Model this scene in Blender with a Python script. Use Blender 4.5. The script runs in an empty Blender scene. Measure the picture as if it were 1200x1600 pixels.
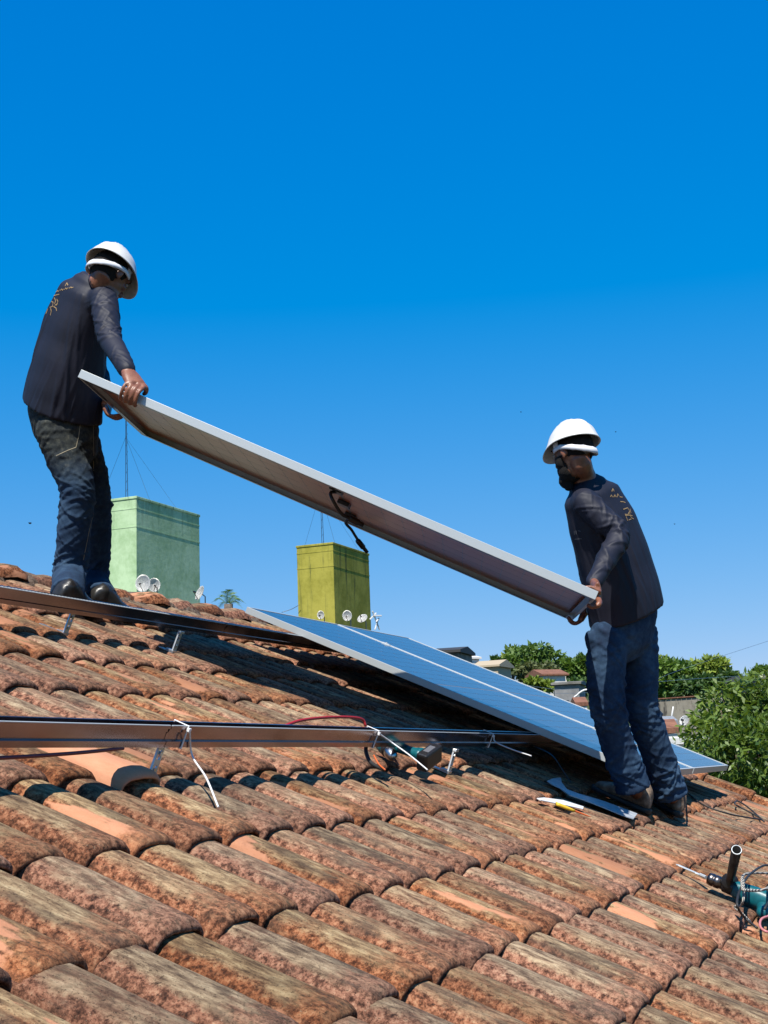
import bpy, bmesh, math, random
import numpy as np
from mathutils import Vector, Matrix, Quaternion, noise
from mathutils.bvhtree import BVHTree
random.seed(7); rng = np.random.RandomState(7)
SC = bpy.context.scene
COL = SC.collection
R = math.radians

# ------------------------------------------------------------------ camera
CAM = Vector((3.52429625, -6.37725321, -0.70742652))
RT = Vector((0.92031184, 0.38952062, -0.03605272))
DN = Vector((-0.1041977, 0.15526142, -0.98236283))
FW = Vector((-0.37705298, 0.90783676, 0.18347608))
F = 2133.0
cam_d = bpy.data.cameras.new('camera'); cam = bpy.data.objects.new('camera', cam_d); COL.objects.link(cam)
UPc = -DN; BK = -FW
cam.matrix_world = Matrix(((RT.x, UPc.x, BK.x, CAM.x), (RT.y, UPc.y, BK.y, CAM.y), (RT.z, UPc.z, BK.z, CAM.z), (0, 0, 0, 1)))
cam_d.sensor_fit = 'VERTICAL'; cam_d.sensor_height = 36; cam_d.lens = F / 1600 * 36
cam_d.clip_start = .05; cam_d.clip_end = 6000
SC.camera = cam
# ------------------------------------------------------------------ light
SUN = Vector((.09, -.66, 1.06)).normalized()
world = bpy.data.worlds.new('World'); SC.world = world; world.use_nodes = True
wn = world.node_tree; bg = wn.nodes['Background']; bg.inputs[1].default_value = .0733
sky = wn.nodes.new('ShaderNodeTexSky'); sky.sky_type = 'NISHITA'; sky.sun_disc = False
sky.sun_elevation = math.asin(SUN.z); sky.sun_rotation = math.atan2(SUN.x, SUN.y)
sky.air_density = 1.0; sky.dust_density = .15; sky.ozone_density = 3.0; sky.altitude = 300
# the camera's rendering of a deep tropical blue: one fixed tone curve per channel over the whole sky
sp = wn.nodes.new('ShaderNodeSeparateColor'); cb = wn.nodes.new('ShaderNodeCombineColor'); wn.links.new(sky.outputs[0], sp.inputs[0])
def wm(op, a, b):
    nd = wn.nodes.new('ShaderNodeMath'); nd.operation = op
    for i, v in enumerate((a, b)):
        if isinstance(v, (int, float)): nd.inputs[i].default_value = v
        else: wn.links.new(v, nd.inputs[i])
    return nd.outputs[0]
K = .115
wn.links.new(wm('MAXIMUM', wm('MULTIPLY', wm('SUBTRACT', wm('MULTIPLY', sp.outputs[0], K), .165), .80 / K), 0.0), cb.inputs[0])
wn.links.new(wm('MULTIPLY', wm('POWER', wm('MULTIPLY', sp.outputs[1], K), .714), .679 / K), cb.inputs[1])
wn.links.new(wm('MINIMUM', wm('MULTIPLY', wm('POWER', wm('MULTIPLY', sp.outputs[2], K), .31), .935 / K), 1.1 / K), cb.inputs[2])
wn.links.new(cb.outputs[0], bg.inputs[0])
sl = bpy.data.lights.new('sun', 'SUN'); sl.energy = 5.0; sl.angle = R(.5); sl.color = (1, .95, .87)
so = bpy.data.objects.new('sun', sl); COL.objects.link(so); so.rotation_euler = SUN.to_track_quat('Z', 'Y').to_euler()
vs = SC.view_settings; vs.view_transform = 'Standard'; vs.look = 'None'; vs.gamma = 1; vs.use_curve_mapping = False
vs.exposure = 0.65

# ------------------------------------------------------------------ frames
TH = R(24.0595); CT, ST = math.cos(TH), math.sin(TH)
TD = Vector((CT, 0, -ST)); VD = Vector((0, 1, 0)); ND = Vector((ST, 0, CT))
def roof(s, t, h=0): return TD * t + VD * s + ND * h       # s along the ridge, t down the slope, h above the tile crests
def at(x, y, d): return CAM + (RT * ((x - 600) / F) + DN * ((y - 800) / F) + FW) * d
def cd(x, y, z): return (RT * x + UPc * y + FW * z)
def onroof(x, y, h=0):
    r = RT * ((x - 600) / F) + DN * ((y - 800) / F) + FW
    return CAM + r * ((h - CAM.dot(ND)) / r.dot(ND))

# ------------------------------------------------------------------ object helpers
def setp(o, label=None, cat=None, group=None, kind=None):
    if label: o['label'] = label
    if cat: o['category'] = cat
    if group: o['group'] = group
    if kind: o['kind'] = kind
    return o
def thing(name, label, cat, loc=(0, 0, 0), group=None):
    o = bpy.data.objects.new(name, None); COL.objects.link(o); o.location = loc
    o.empty_display_size = .1
    return setp(o, label, cat, group)
def link(name, me, mat, parent=None, smooth=False):
    o = bpy.data.objects.new(name, me); COL.objects.link(o)
    if mat is not None and not me.materials:
        for m in (mat if isinstance(mat, (list, tuple)) else [mat]): me.materials.append(m)
    if smooth:
        me.polygons.foreach_set('use_smooth', [True] * len(me.polygons))
    if parent is not None:
        o.parent = parent; o.matrix_parent_inverse = PINV(parent)
    return o
def PINV(p):
    m = Matrix.Identity(4); q = p
    while q is not None:
        m = (q.matrix_basis if q.parent is None else q.matrix_parent_inverse @ q.matrix_basis) @ m
        q = q.parent
    return m.inverted()
def obj(name, bm, mat, parent=None, smooth=False):          # vertices are in world coordinates
    me = bpy.data.meshes.new(name); bm.to_mesh(me); bm.free()
    return link(name, me, mat, parent, smooth)
def pyobj(name, v, f, mat, parent=None, smooth=False):
    me = bpy.data.meshes.new(name); me.from_pydata([tuple(a) for a in v], [], f); me.update()
    return link(name, me, mat, parent, smooth)
def B(): return bmesh.new()
def box(bm, c, ax, sz, bev=0):
    """box centred at c, axes ax (3 unit vectors), full sizes sz"""
    c = Vector(c); a, b, d = [Vector(ax[i]) * sz[i] * .5 for i in range(3)]
    vs_ = [bm.verts.new(c + a * i + b * j + d * k) for i in (-1, 1) for j in (-1, 1) for k in (-1, 1)]
    fs = [(0, 1, 3, 2), (4, 6, 7, 5), (0, 4, 5, 1), (2, 3, 7, 6), (0, 2, 6, 4), (1, 5, 7, 3)]
    F_ = [bm.faces.new([vs_[i] for i in f]) for f in fs]
    if bev:
        ed = list({e for f in F_ for e in f.edges})
        bmesh.ops.bevel(bm, geom=ed, offset=bev, segments=2, affect='EDGES', profile=.6)
AX = (Vector((1, 0, 0)), Vector((0, 1, 0)), Vector((0, 0, 1)))
def frame(t, ref=Vector((0, 0, 1))):
    t = t.normalized()
    if abs(t.dot(ref)) > .97: ref = Vector((1, .2, 0))
    a = ref.cross(t).normalized(); return a, t.cross(a).normalized()
def cr(pts, n):
    """Catmull-Rom resampling"""
    P_ = [Vector(p) for p in pts]; P_ = [P_[0] * 2 - P_[1]] + P_ + [P_[-1] * 2 - P_[-2]]; out = []
    for i in range(1, len(P_) - 2):
        for k in range(n):
            u = k / n; a, b, c, d = P_[i - 1:i + 3]
            out.append(.5 * (2 * b + (c - a) * u + (2 * a - 5 * b + 4 * c - d) * u * u + (3 * b - a - 3 * c + d) * u ** 3))
    out.append(P_[-2]); return out
def tube(bm, pts, r, seg=8, n=6, caps=True, r2=None, round_=False):
    """tube along points; r a number or list per control point; r2 flattening factor"""
    rs = r if isinstance(r, (list, tuple)) else [r] * len(pts)
    pp = cr(pts, n) if n > 1 and len(pts) > 1 else [Vector(p) for p in pts]
    rr = []
    for i in range(len(pp)):
        x = i / (len(pp) - 1) * (len(rs) - 1); k = min(int(x), len(rs) - 2); u = x - k
        rr.append(rs[k] * (1 - u) + rs[k + 1] * u)
    if round_:
        t0 = (pp[0] - pp[1]).normalized(); t1 = (pp[-1] - pp[-2]).normalized()
        pre = [(pp[0] + t0 * rr[0] * math.sin(a), rr[0] * math.cos(a)) for a in (1.4, .95, .5)]
        post = [(pp[-1] + t1 * rr[-1] * math.sin(a), rr[-1] * math.cos(a)) for a in (.5, .95, 1.4)]
        pp = [p for p, _ in pre] + pp + [p for p, _ in post]; rr = [q for _, q in pre] + rr + [q for _, q in post]
    rings = []; a = None
    for i, p in enumerate(pp):
        t = (pp[min(i + 1, len(pp) - 1)] - pp[max(i - 1, 0)])
        if t.length < 1e-9: t = Vector((0, 0, 1))
        t.normalize()
        if a is None: a, b = frame(t)
        else:
            a = (a - t * a.dot(t)); a.normalize(); b = t.cross(a)
        rings.append([bm.verts.new(p + a * math.cos(k * 2 * math.pi / seg) * rr[i] + b * math.sin(k * 2 * math.pi / seg) * rr[i] * (r2 or 1)) for k in range(seg)])
    skin(bm, rings, caps)
def skin(bm, rings, caps=True, closed=True):
    n = len(rings[0])
    for r0, r1 in zip(rings, rings[1:]):
        for k in range(n if closed else n - 1):
            k2 = (k + 1) % n
            bm.faces.new((r0[k], r0[k2], r1[k2], r1[k]))
    if caps and closed:
        bm.faces.new(rings[0][::-1]); bm.faces.new(rings[-1])
def lathe(bm, o, d, prof, seg=16, caps=True, ref=Vector((0, 0, 1)), sq=1):
    """profile [(distance along d, radius)]"""
    d = Vector(d).normalized(); a, b = frame(d, ref); o = Vector(o)
    skin(bm, [[bm.verts.new(o + d * y + a * math.cos(k * 2 * math.pi / seg) * r + b * math.sin(k * 2 * math.pi / seg) * r * sq) for k in range(seg)] for y, r in prof], caps)

# ------------------------------------------------------------------ materials
def mat(name, base=(.5, .5, .5), rough=.6, metal=0, spec=.5, build=None, bump=None, coat=0, trans=0, sheen=0):
    m = bpy.data.materials.new(name); m.use_nodes = True; nt = m.node_tree; p = nt.nodes['Principled BSDF']
    p.inputs['Base Color'].default_value = (*base, 1); p.inputs['Roughness'].default_value = rough
    p.inputs['Metallic'].default_value = metal; p.inputs['Specular IOR Level'].default_value = spec
    p.inputs['Coat Weight'].default_value = coat
    if sheen: p.inputs['Sheen Weight'].default_value = sheen
    if trans: p.inputs['Transmission Weight'].default_value = trans
    if build: build(NT(nt, p))
    return m
class NT:
    def __init__(s, nt, p): s.nt, s.p = nt, p
    def n(s, typ, **kw):
        nd = s.nt.nodes.new('ShaderNode' + typ)
        for k, v in kw.items(): setattr(nd, k, v)
        return nd
    def l(s, a, b): s.nt.links.new(a, b)
    def coord(s, kind='Object', scale=(1, 1, 1), off=None):
        tc = s.n('TexCoord'); mp = s.n('Mapping'); mp.inputs['Scale'].default_value = scale
        s.l(tc.outputs[kind], mp.inputs[0])
        if off is not None: s.l(off, mp.inputs['Location'])
        return mp.outputs[0]
    def noise(s, vec, scale, detail=4, rough=.55, dist=0):
        nd = s.n('TexNoise'); nd.inputs['Scale'].default_value = scale; nd.inputs['Detail'].default_value = detail
        nd.inputs['Roughness'].default_value = rough; nd.inputs['Distortion'].default_value = dist
        if vec is not None: s.l(vec, nd.inputs['Vector'])
        return nd.outputs[0]
    def ramp(s, fac, stops):
        nd = s.n('ValToRGB'); e = nd.color_ramp.elements
        while len(e) < len(stops): e.new(.5)
        for i, (p_, c) in enumerate(stops):
            e[i].position = p_; e[i].color = (*c, 1) if len(c) == 3 else c
        s.l(fac, nd.inputs[0]); return nd.outputs[0]
    def mix(s, fac, a, b, mode='MIX'):
        nd = s.n('Mix', data_type='RGBA', blend_type=mode)
        for sock, v in ((nd.inputs[0], fac), (nd.inputs[6], a), (nd.inputs[7], b)):
            if hasattr(v, 'links') or hasattr(v, 'is_output'): s.l(v, sock)
            elif isinstance(v, (int, float)): sock.default_value = v
            else: sock.default_value = (*v, 1)
        return nd.outputs[2]
    def math(s, op, a, b=None, c=None, clamp=False):
        nd = s.n('Math', operation=op); nd.use_clamp = clamp
        for i, v in enumerate((a, b, c)):
            if v is None: continue
            if isinstance(v, (int, float)): nd.inputs[i].default_value = v
            else: s.l(v, nd.inputs[i])
        return nd.outputs[0]
    def mr(s, v, a, b, c=0, d=1):
        nd = s.n('MapRange', interpolation_type='SMOOTHSTEP')
        s.l(v, nd.inputs[0])
        for i, q in enumerate((a, b, c, d)): nd.inputs[i + 1].default_value = q
        return nd.outputs[0]
    def bump(s, h, strength=.5, dist=.01):
        nd = s.n('Bump'); nd.inputs['Strength'].default_value = strength; nd.inputs['Distance'].default_value = dist
        s.l(h, nd.inputs['Height']); s.l(nd.outputs[0], s.p.inputs['Normal'])
    def color(s, c): s.l(c, s.p.inputs['Base Color'])

def b_tile(clean):
    def f(q):
        at_ = q.n('Attribute'); at_.attribute_name = 'tp'
        rn = q.n('Attribute'); rn.attribute_name = 'rnd'
        oi = q.n('ObjectInfo')
        r = q.math('FRACT', q.math('ADD', q.math('MULTIPLY', oi.outputs['Random'], 7.31), rn.outputs['Fac']))
        cx = q.n('CombineXYZ'); q.l(q.math('MULTIPLY', r, 37.), cx.inputs[0]); q.l(q.math('MULTIPLY', r, 91.), cx.inputs[1]); q.l(q.math('MULTIPLY', r, 53.), cx.inputs[2])
        va = q.n('VectorMath', operation='ADD'); q.l(at_.outputs['Vector'], va.inputs[0]); q.l(cx.outputs[0], va.inputs[1]); pos = va.outputs[0]
        mp = q.n('Mapping'); mp.inputs['Scale'].default_value = (1, .30, 1); q.l(pos, mp.inputs[0]); stretched = mp.outputs[0]
        sep = q.n('SeparateXYZ'); q.l(at_.outputs['Vector'], sep.inputs[0])
        n_big = q.noise(pos, 9, 3); n_str = q.noise(stretched, 60, 6, .65); n_mid = q.noise(pos, 62, 8, .76); n_fine = q.noise(pos, 190, 5, .72)
        r2 = q.math('FRACT', q.math('MULTIPLY', r, 17.7)); r3 = q.math('FRACT', q.math('MULTIPLY', r, 5.13)); r4 = q.math('FRACT', q.math('MULTIPLY', r, 41.3))
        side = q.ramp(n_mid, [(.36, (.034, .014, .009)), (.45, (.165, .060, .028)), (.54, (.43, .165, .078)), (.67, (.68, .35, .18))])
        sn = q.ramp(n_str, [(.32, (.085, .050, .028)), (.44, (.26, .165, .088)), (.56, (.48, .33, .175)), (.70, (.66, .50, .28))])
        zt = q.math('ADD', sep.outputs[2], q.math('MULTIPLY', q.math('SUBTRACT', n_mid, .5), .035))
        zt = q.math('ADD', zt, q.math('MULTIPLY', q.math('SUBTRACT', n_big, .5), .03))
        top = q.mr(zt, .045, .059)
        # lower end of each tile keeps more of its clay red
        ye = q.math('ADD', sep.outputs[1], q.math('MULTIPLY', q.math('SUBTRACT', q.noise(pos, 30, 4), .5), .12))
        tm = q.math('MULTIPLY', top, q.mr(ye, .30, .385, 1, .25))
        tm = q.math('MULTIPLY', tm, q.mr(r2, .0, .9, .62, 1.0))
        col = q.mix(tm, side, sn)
        # dark mildew patches with a shape of their own
        mil = q.math('MULTIPLY', q.mr(q.noise(stretched, 16, 5, .6), .53, .66), .55)
        col = q.mix(mil, col, (.085, .062, .045))
        mil2 = q.math('MULTIPLY', q.mr(q.noise(pos, 14, 5, .65), .56, .66), .4)
        col = q.mix(mil2, col, (.07, .04, .026))
        # flaked patches of bare orange clay
        cn = q.math('ADD', q.noise(stretched, 11, 3, .5), q.math('MULTIPLY', q.math('SUBTRACT', r3, .87), .46))
        cn = q.math('ADD', cn, q.math('MULTIPLY', q.math('SUBTRACT', n_mid, .5), .10))
        cm = q.math('MULTIPLY', q.mr(cn, .55, .60), q.mr(ye, .36, .39, 1, .2))
        if clean: cm = q.mr(n_big, .0, .2)
        col = q.mix(cm, col, q.mix(n_str, (.55, .235, .125), (.76, .39, .235)))
        # pores and lichen specks
        pore = q.mr(n_fine, .385, .43, 1, 0)
        col = q.mix(q.math('MULTIPLY', pore, q.mr(cm, 0, 1, .75, .1)), col, (.03, .016, .01))
        speck = q.mr(q.noise(pos, 140, 4, .7), .64, .70)
        col = q.mix(q.math('MULTIPLY', speck, q.mr(cm, 0, 1, .5, .0)), col, (.62, .47, .30))
        # each tile a bit different in tone
        h = q.n('HueSaturation'); q.l(col, h.inputs['Color']); q.l(q.mr(r4, 0, 1, .78, 1.18), h.inputs['Value']); q.l(q.mr(r3, 0, 1, .86, 1.04), h.inputs['Saturation'])
        q.color(h.outputs[0])
        hh = q.math('ADD', q.math('MULTIPLY', n_mid, .6), q.math('ADD', q.math('MULTIPLY', n_fine, .35), q.math('MULTIPLY', n_str, .4)))
        q.bump(hh, .75 if not clean else .2, .006)
    return f
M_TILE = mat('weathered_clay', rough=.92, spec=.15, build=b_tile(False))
M_TILE_NEW = mat('fresh_clay', rough=.85, spec=.2, build=b_tile(True))
def b_noisecol(scale, stops, bs=.4, bd=.01, kind='Object', sc=(1, 1, 1), detail=6, bscale=None):
    def f(q):
        v = q.coord(kind, sc); n_ = q.noise(v, scale, detail, .62); q.color(q.ramp(n_, stops))
        q.bump(q.noise(v, bscale or scale * 2, 6, .65), bs, bd)
    return f
M_MORTAR = mat('old_mortar', rough=.95, spec=.1, build=b_noisecol(40, [(.3, (.05, .035, .025)), (.5, (.2, .14, .10)), (.7, (.42, .33, .25))], .8, .01))
M_DARK = mat('roof_underlay', (.03, .02, .015), .95)
M_PLASTER = mat('house_plaster', rough=.9, build=b_noisecol(3, [(.3, (.55, .5, .42)), (.7, (.72, .68, .6))], .2))
def b_alu(dark):
    def f(q):
        v = q.coord('Object', (1, 1, 1)); n_ = q.noise(v, 8, 5, .6)
        q.color(q.ramp(n_, [(.3, tuple(c * .8 for c in dark)), (.7, dark)]))
        q.l(q.mr(q.noise(v, 4, 4), .3, .7, .14, .24), q.p.inputs['Roughness'])
    return f
M_RAIL = mat('mill_aluminium', rough=.2, metal=1, build=b_alu((.30, .255, .27)))
M_FRAME = mat('anodised_frame', (.62, .66, .66), .42, metal=.35, spec=.5)
M_FRAME_IN = mat('frame_inside', (.10, .10, .11), .3, metal=.8)
M_BRACKET = mat('bracket_aluminium', (.55, .55, .54), .38, metal=.85)
M_BACKSHEET = mat('backsheet', (.17, .17, .17), .3)
def b_cell(q):
    v = q.coord('Object', (1, 1, 1)); oi = q.n('ObjectInfo')
    q.color(q.mix(q.math('MULTIPLY', oi.outputs['Random'], .5), (.028, .034, .048), (.036, .044, .060)))
M_CELL = mat('solar_cell', rough=.11, spec=.5, build=b_cell, coat=.0)
M_CELLB = mat('solar_cell_back', (.32, .125, .068), rough=.28, spec=.22)  # copper base colour stands in for the sunlit roof reflected in the underside
M_BLACK = mat('black_plastic', (.012, .012, .013), .38)
M_RUBBER = mat('black_rubber', (.015, .015, .015), .6)
M_WHITEP = mat('white_plastic', (.8, .8, .79), .4)
M_RED = mat('red_cable', (.42, .015, .02), .45)
M_DRED = mat('dark_red_cable', (.16, .006, .012), .45)
M_ORANGE = mat('orange_wire', (.5, .10, .02), .5)
M_YELLOW = mat('yellow_plastic', (.8, .5, .03), .45)
M_TEAL = mat('teal_plastic', rough=.4, build=b_noisecol(60, [(.3, (.0, .08, .10)), (.7, (.004, .13, .155))], .15, .002))
M_STEEL = mat('steel', (.5, .49, .47), .28, metal=1)
M_DSTEEL = mat('dark_steel', (.16, .14, .13), .32, metal=1)
M_PINK = mat('pink_cord', (.62, .22, .22), .5)
def b_cord(q):
    w = q.n('TexWave'); w.inputs['Scale'].default_value = 60; q.l(q.coord('Object', (1, 1, 1)), w.inputs['Vector'])
    q.color(q.ramp(w.outputs[0], [(.35, (.5, .46, .38)), (.6, (.06, .05, .05))]))
M_CORD = mat('braided_cord', rough=.8, build=b_cord)
M_FILM = mat('pale_strip', rough=.25, metal=.0, build=b_noisecol(30, [(.3, (.45, .52, .60)), (.7, (.72, .76, .80))], .3, .003))
# people
def b_skin(q):
    v = q.coord('Object'); n_ = q.noise(v, 40, 5); q.color(q.ramp(n_, [(.3, (.13, .048, .026)), (.7, (.22, .088, .047))]))
    q.bump(q.noise(v, 220, 3), .15, .003)
M_SKIN = mat('brown_skin', rough=.42, spec=.5, build=b_skin)
M_HAIR = mat('black_hair', rough=.75, spec=.25, build=b_noisecol(300, [(.3, (.004, .0035, .003)), (.7, (.018, .014, .012))], 1.0, .006))
M_EYE = mat('eye_white', (.30, .27, .24), .4)
M_NAIL = mat('nail', (.38, .2, .15), .3)
def b_shirt(q):
    v = q.coord('Object'); n_ = q.noise(v, 7, 5); q.color(q.ramp(n_, [(.3, (.011, .013, .025)), (.7, (.018, .020, .038))]))
    q.bump(q.noise(v, 900, 2), .12, .001)
M_SHIRT = mat('navy_jersey', rough=.62, spec=.30, build=b_shirt, sheen=.0)
def b_denim(dusty):
    def f(q):
        v = q.coord('Object'); n1 = q.noise(v, 6, 4); n2 = q.noise(v, 38, 6, .7)
        c = q.ramp(q.math('ADD', q.math('MULTIPLY', n1, .6), q.math('MULTIPLY', n2, .4)), [(.34, (.012, .024, .055)), (.50, (.024, .055, .110)), (.68, (.065, .125, .205))])
        if dusty:
            sep = q.n('SeparateXYZ'); q.l(v, sep.inputs[0])
            z = q.mr(q.math('ADD', sep.outputs[2], q.math('MULTIPLY', q.math('SUBTRACT', n1, .5), .2)), .56, .78)
            c = q.mix(q.math('MULTIPLY', z, .85), c, q.ramp(n2, [(.35, (.018, .020, .018)), (.55, (.060, .062, .045)), (.7, (.17, .16, .11))]))
        q.color(c)
        w = q.n('TexWave'); w.inputs['Scale'].default_value = 400; q.l(v, w.inputs['Vector'])
        q.bump(q.math('ADD', n2, q.math('MULTIPLY', w.outputs[0], .2)), .35, .004)
    return f
M_DENIM_A = mat('dusty_denim', rough=.85, spec=.2, build=b_denim(True))
M_DENIM_B = mat('blue_denim', rough=.85, spec=.2, build=b_denim(False))
M_GOLD = mat('gold_print', (.26, .17, .07), .6)
M_GREYPRINT = mat('grey_print', (.10, .10, .11), .5)
M_HELMET = mat('helmet_plastic', rough=.36, build=b_noisecol(14, [(.3, (.60, .585, .54)), (.6, (.76, .75, .71))], .12, .004))
M_BAND = mat('headband_plastic', (.72, .73, .76), .4)
M_LEATHER = mat('black_leather', rough=.35, build=b_noisecol(20, [(.3, (.010, .010, .010)), (.7, (.035, .033, .03))], .5, .004))
M_BOOT = mat('brown_boot', rough=.75, build=b_noisecol(25, [(.3, (.08, .05, .032)), (.5, (.22, .145, .095)), (.7, (.42, .32, .23))], .6, .006))
M_STITCH = mat('stitching', (.30, .26, .18), .8)

exec_marks = []
# ================================================================== GROUND, HILL
def gz(x, y):
    """terrain height: flat town, then a wooded rise to the north"""
    d = max(0, (y * .9 - x * .377) - 52); k = min(1, d / 110)
    return -5.2 + (3 * k * k - 2 * k ** 3) * 13.5 + noise.noise(Vector((x * .02, y * .02, 3))) * 1.2 * k
def b_ground(q):
    v = q.coord('Object'); n_ = q.noise(v, .15, 8, .7)
    q.color(q.ramp(n_, [(.3, (.02, .035, .012)), (.5, (.05, .075, .022)), (.68, (.14, .11, .07))])); q.bump(q.noise(v, 2, 6), .6, .2)
M_GROUND = mat('ground_cover', rough=.95, spec=.1, build=b_ground)
xs = [-3000, -1500, -700, -400] + list(range(-260, 261, 10)) + [400, 700, 1500, 3000]
ys = [-3000, -1500, -700, -300, -150, -80] + list(range(-40, 301, 10)) + [400, 700, 1500, 3000]
gv = [(x, y, gz(x, y)) for y in ys for x in xs]; nx = len(xs)
gf = [(j * nx + i, j * nx + i + 1, (j + 1) * nx + i + 1, (j + 1) * nx + i) for j in range(len(ys) - 1) for i in range(nx - 1)]
setp(pyobj('ground', gv, gf, M_GROUND, smooth=True), kind='structure')

# ================================================================== TILED HOUSE ROOF
house = thing('tiled_house', 'low house under a weathered orange clay tile roof, in the foreground', 'house', roof(0, 0))
GAUGE, PITCH, TL = .327, .195, .43
ROWS = [-.33, .02, .37, .66, 1.02, 1.365, 1.70, 2.07, 2.40, 2.73, 3.055, 3.38, 3.705, 4.03, 4.36]
def tile_mesh(seed, seg=10, ys_=None):
    rs = random.Random(seed)
    L = TL; H = .060; T = .013
    wob = [rs.uniform(-.0018, .0018) for _ in range(40)]
    def prof(w, h, y, dz):
        out = []
        for k in range(seg + 1):
            a = math.pi * k / seg; c, s_ = math.cos(a), math.sin(a)
            x = w * math.copysign(abs(c) ** .70, c); z = h * s_ ** .60
            out.append((x + wob[(k * 3 + int(y * 20)) % 40], y, z + dz + wob[(k * 5 + int(y * 30) + 7) % 40]))
        return out
    rings = []
    lo = -H - .017
    for y, w, h, dz in ((0, .070, H - .004, lo), (L * .33, .0755, H - .002, lo + .006), (L * .66, .081, H, lo + .012), (L - .030, .086, H + .001, lo + .018), (L - .014, .0868, H - .001, lo + .018), (L - .004, .0845, H - .006, lo + .018), (L, .079, H - .012, lo + .017),
                         (L - .0015, .079, H - .0155, lo + .016), (L - .09, .077, H - .0155, lo + .012)):
        rings.append(prof(w, h, y, dz))
    v = [p for r_ in rings for p in r_]; n = seg + 1
    f = [(j * n + k, j * n + k + 1, (j + 1) * n + k + 1, (j + 1) * n + k) for j in range(len(rings) - 1) for k in range(seg)]
    tp = [(x, y, z - lo - min(1, y / L) * .017) for x, y, z in v]
    return v, f, tp
def tile_data(name, v, f, tp, rnd=None, mat_=None):
    me = bpy.data.meshes.new(name); me.from_pydata(v, [], f); me.update()
    a = me.attributes.new('tp', 'FLOAT_VECTOR', 'POINT'); a.data.foreach_set('vector', np.array(tp, dtype=np.float32).ravel())
    b = me.attributes.new('rnd', 'FLOAT', 'POINT'); b.data.foreach_set('value', np.array(rnd if rnd is not None else [0.] * len(v), dtype=np.float32))
    me.polygons.foreach_set('use_smooth', [True] * len(f))
    me.materials.append(mat_ or M_TILE); return me
TV = [tile_mesh(i) for i in range(6)]
TM = [tile_data('roof_tile', *TV[i]) for i in range(6)]
TMN = tile_data('roof_tile_new', *tile_mesh(99), mat_=M_TILE_NEW)
places = []
for k in range(len(ROWS)):
    drift = random.uniform(-.006, .006)
    for j in range(-14, 34):
        s = -3.765 + PITCH * j + drift + random.uniform(-.005, .005); t = ROWS[k] + random.uniform(-.006, .006)
        if s > 3.0: continue
        places.append((k, j, s, t, random.uniform(-.022, .022), random.uniform(-.004, .003), random.uniform(-.02, .02)))
def tile_mx(s, t, yaw, dh, roll):
    # local y = down slope, x across, z normal ; origin at the upper end
    m = Matrix((( -VD.x, TD.x, ND.x), (-VD.y, TD.y, ND.y), (-VD.z, TD.z, ND.z))).to_4x4()
    o = roof(s, t - TL, dh)
    return Matrix.Translation(o) @ m @ Matrix.Rotation(yaw, 4, 'Z') @ Matrix.Rotation(roll, 4, 'Y')
def vis_score(s, t):
    p = roof(s, t - .2) - CAM; z = p.dot(FW)
    if z < .3: return 99
    x = p.dot(RT) / z * F; y = p.dot(DN) / z * F
    if abs(x) > 680 or abs(y) > 880: return 50 + z
    # hidden under the mounted panels?
    return z + (4 if (s > .35 and s < 2.2 and t > .3 and t < 2.2) else 0)
places.sort(key=lambda a: vis_score(a[2], a[3]))
NEWT = (5, 5)
hi = PINV(house)
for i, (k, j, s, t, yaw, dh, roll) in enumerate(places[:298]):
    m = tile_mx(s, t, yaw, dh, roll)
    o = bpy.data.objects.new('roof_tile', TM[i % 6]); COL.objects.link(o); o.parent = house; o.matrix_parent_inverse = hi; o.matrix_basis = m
# the fresh tile lifted over the left hook
o = bpy.data.objects.new('roof_tile', TMN); COL.objects.link(o); o.parent = house; o.matrix_parent_inverse = hi
o['label'] = 'fresh orange tile lifted over a rail hook'
o.matrix_basis = tile_mx(-3.40, 1.765, .0, .020, .0) @ Matrix.Scale(1.08, 4, (1, 0, 0))
vv, ff, tt, rr = [], [], [], []
for i, (k, j, s, t, yaw, dh, roll) in enumerate(places[298:]):
    m = tile_mx(s, t, yaw, dh, roll); v, f, tp = TV[i % 6]; b0 = len(vv); q = random.random()
    vv += [tuple(m @ Vector(p)) for p in v]; ff += [tuple(a + b0 for a in g) for g in f]; tt += tp; rr += [q] * len(v)
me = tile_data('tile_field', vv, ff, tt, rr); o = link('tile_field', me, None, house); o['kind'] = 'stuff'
# pan tiles in the valleys
vv, ff, tt, rr = [], [], [], []
for k in range(len(ROWS)):
    for j in range(-15, 34):
        s = -3.765 + PITCH * (j + .5); t = ROWS[k] - .02
        if s > 3.05: continue
        b0 = len(vv); q = random.random()
        for y, dz in ((0, -.1), (TL, -.082)):
            for x in (-.085, -.05, 0, .05, .085):
                vv.append(tuple(roof(s + x, t - TL + y, dz + .03 * (abs(x) / .085) ** 2 - .006))); tt.append((x, y, .02)); rr.append(q)
        ff += [(b0 + i, b0 + i + 1, b0 + i + 6, b0 + i + 5) for i in range(4)]
me = tile_data('pan_tiles', vv, ff, tt, rr); o = link('pan_tiles', me, None, house); o['kind'] = 'stuff'
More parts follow.
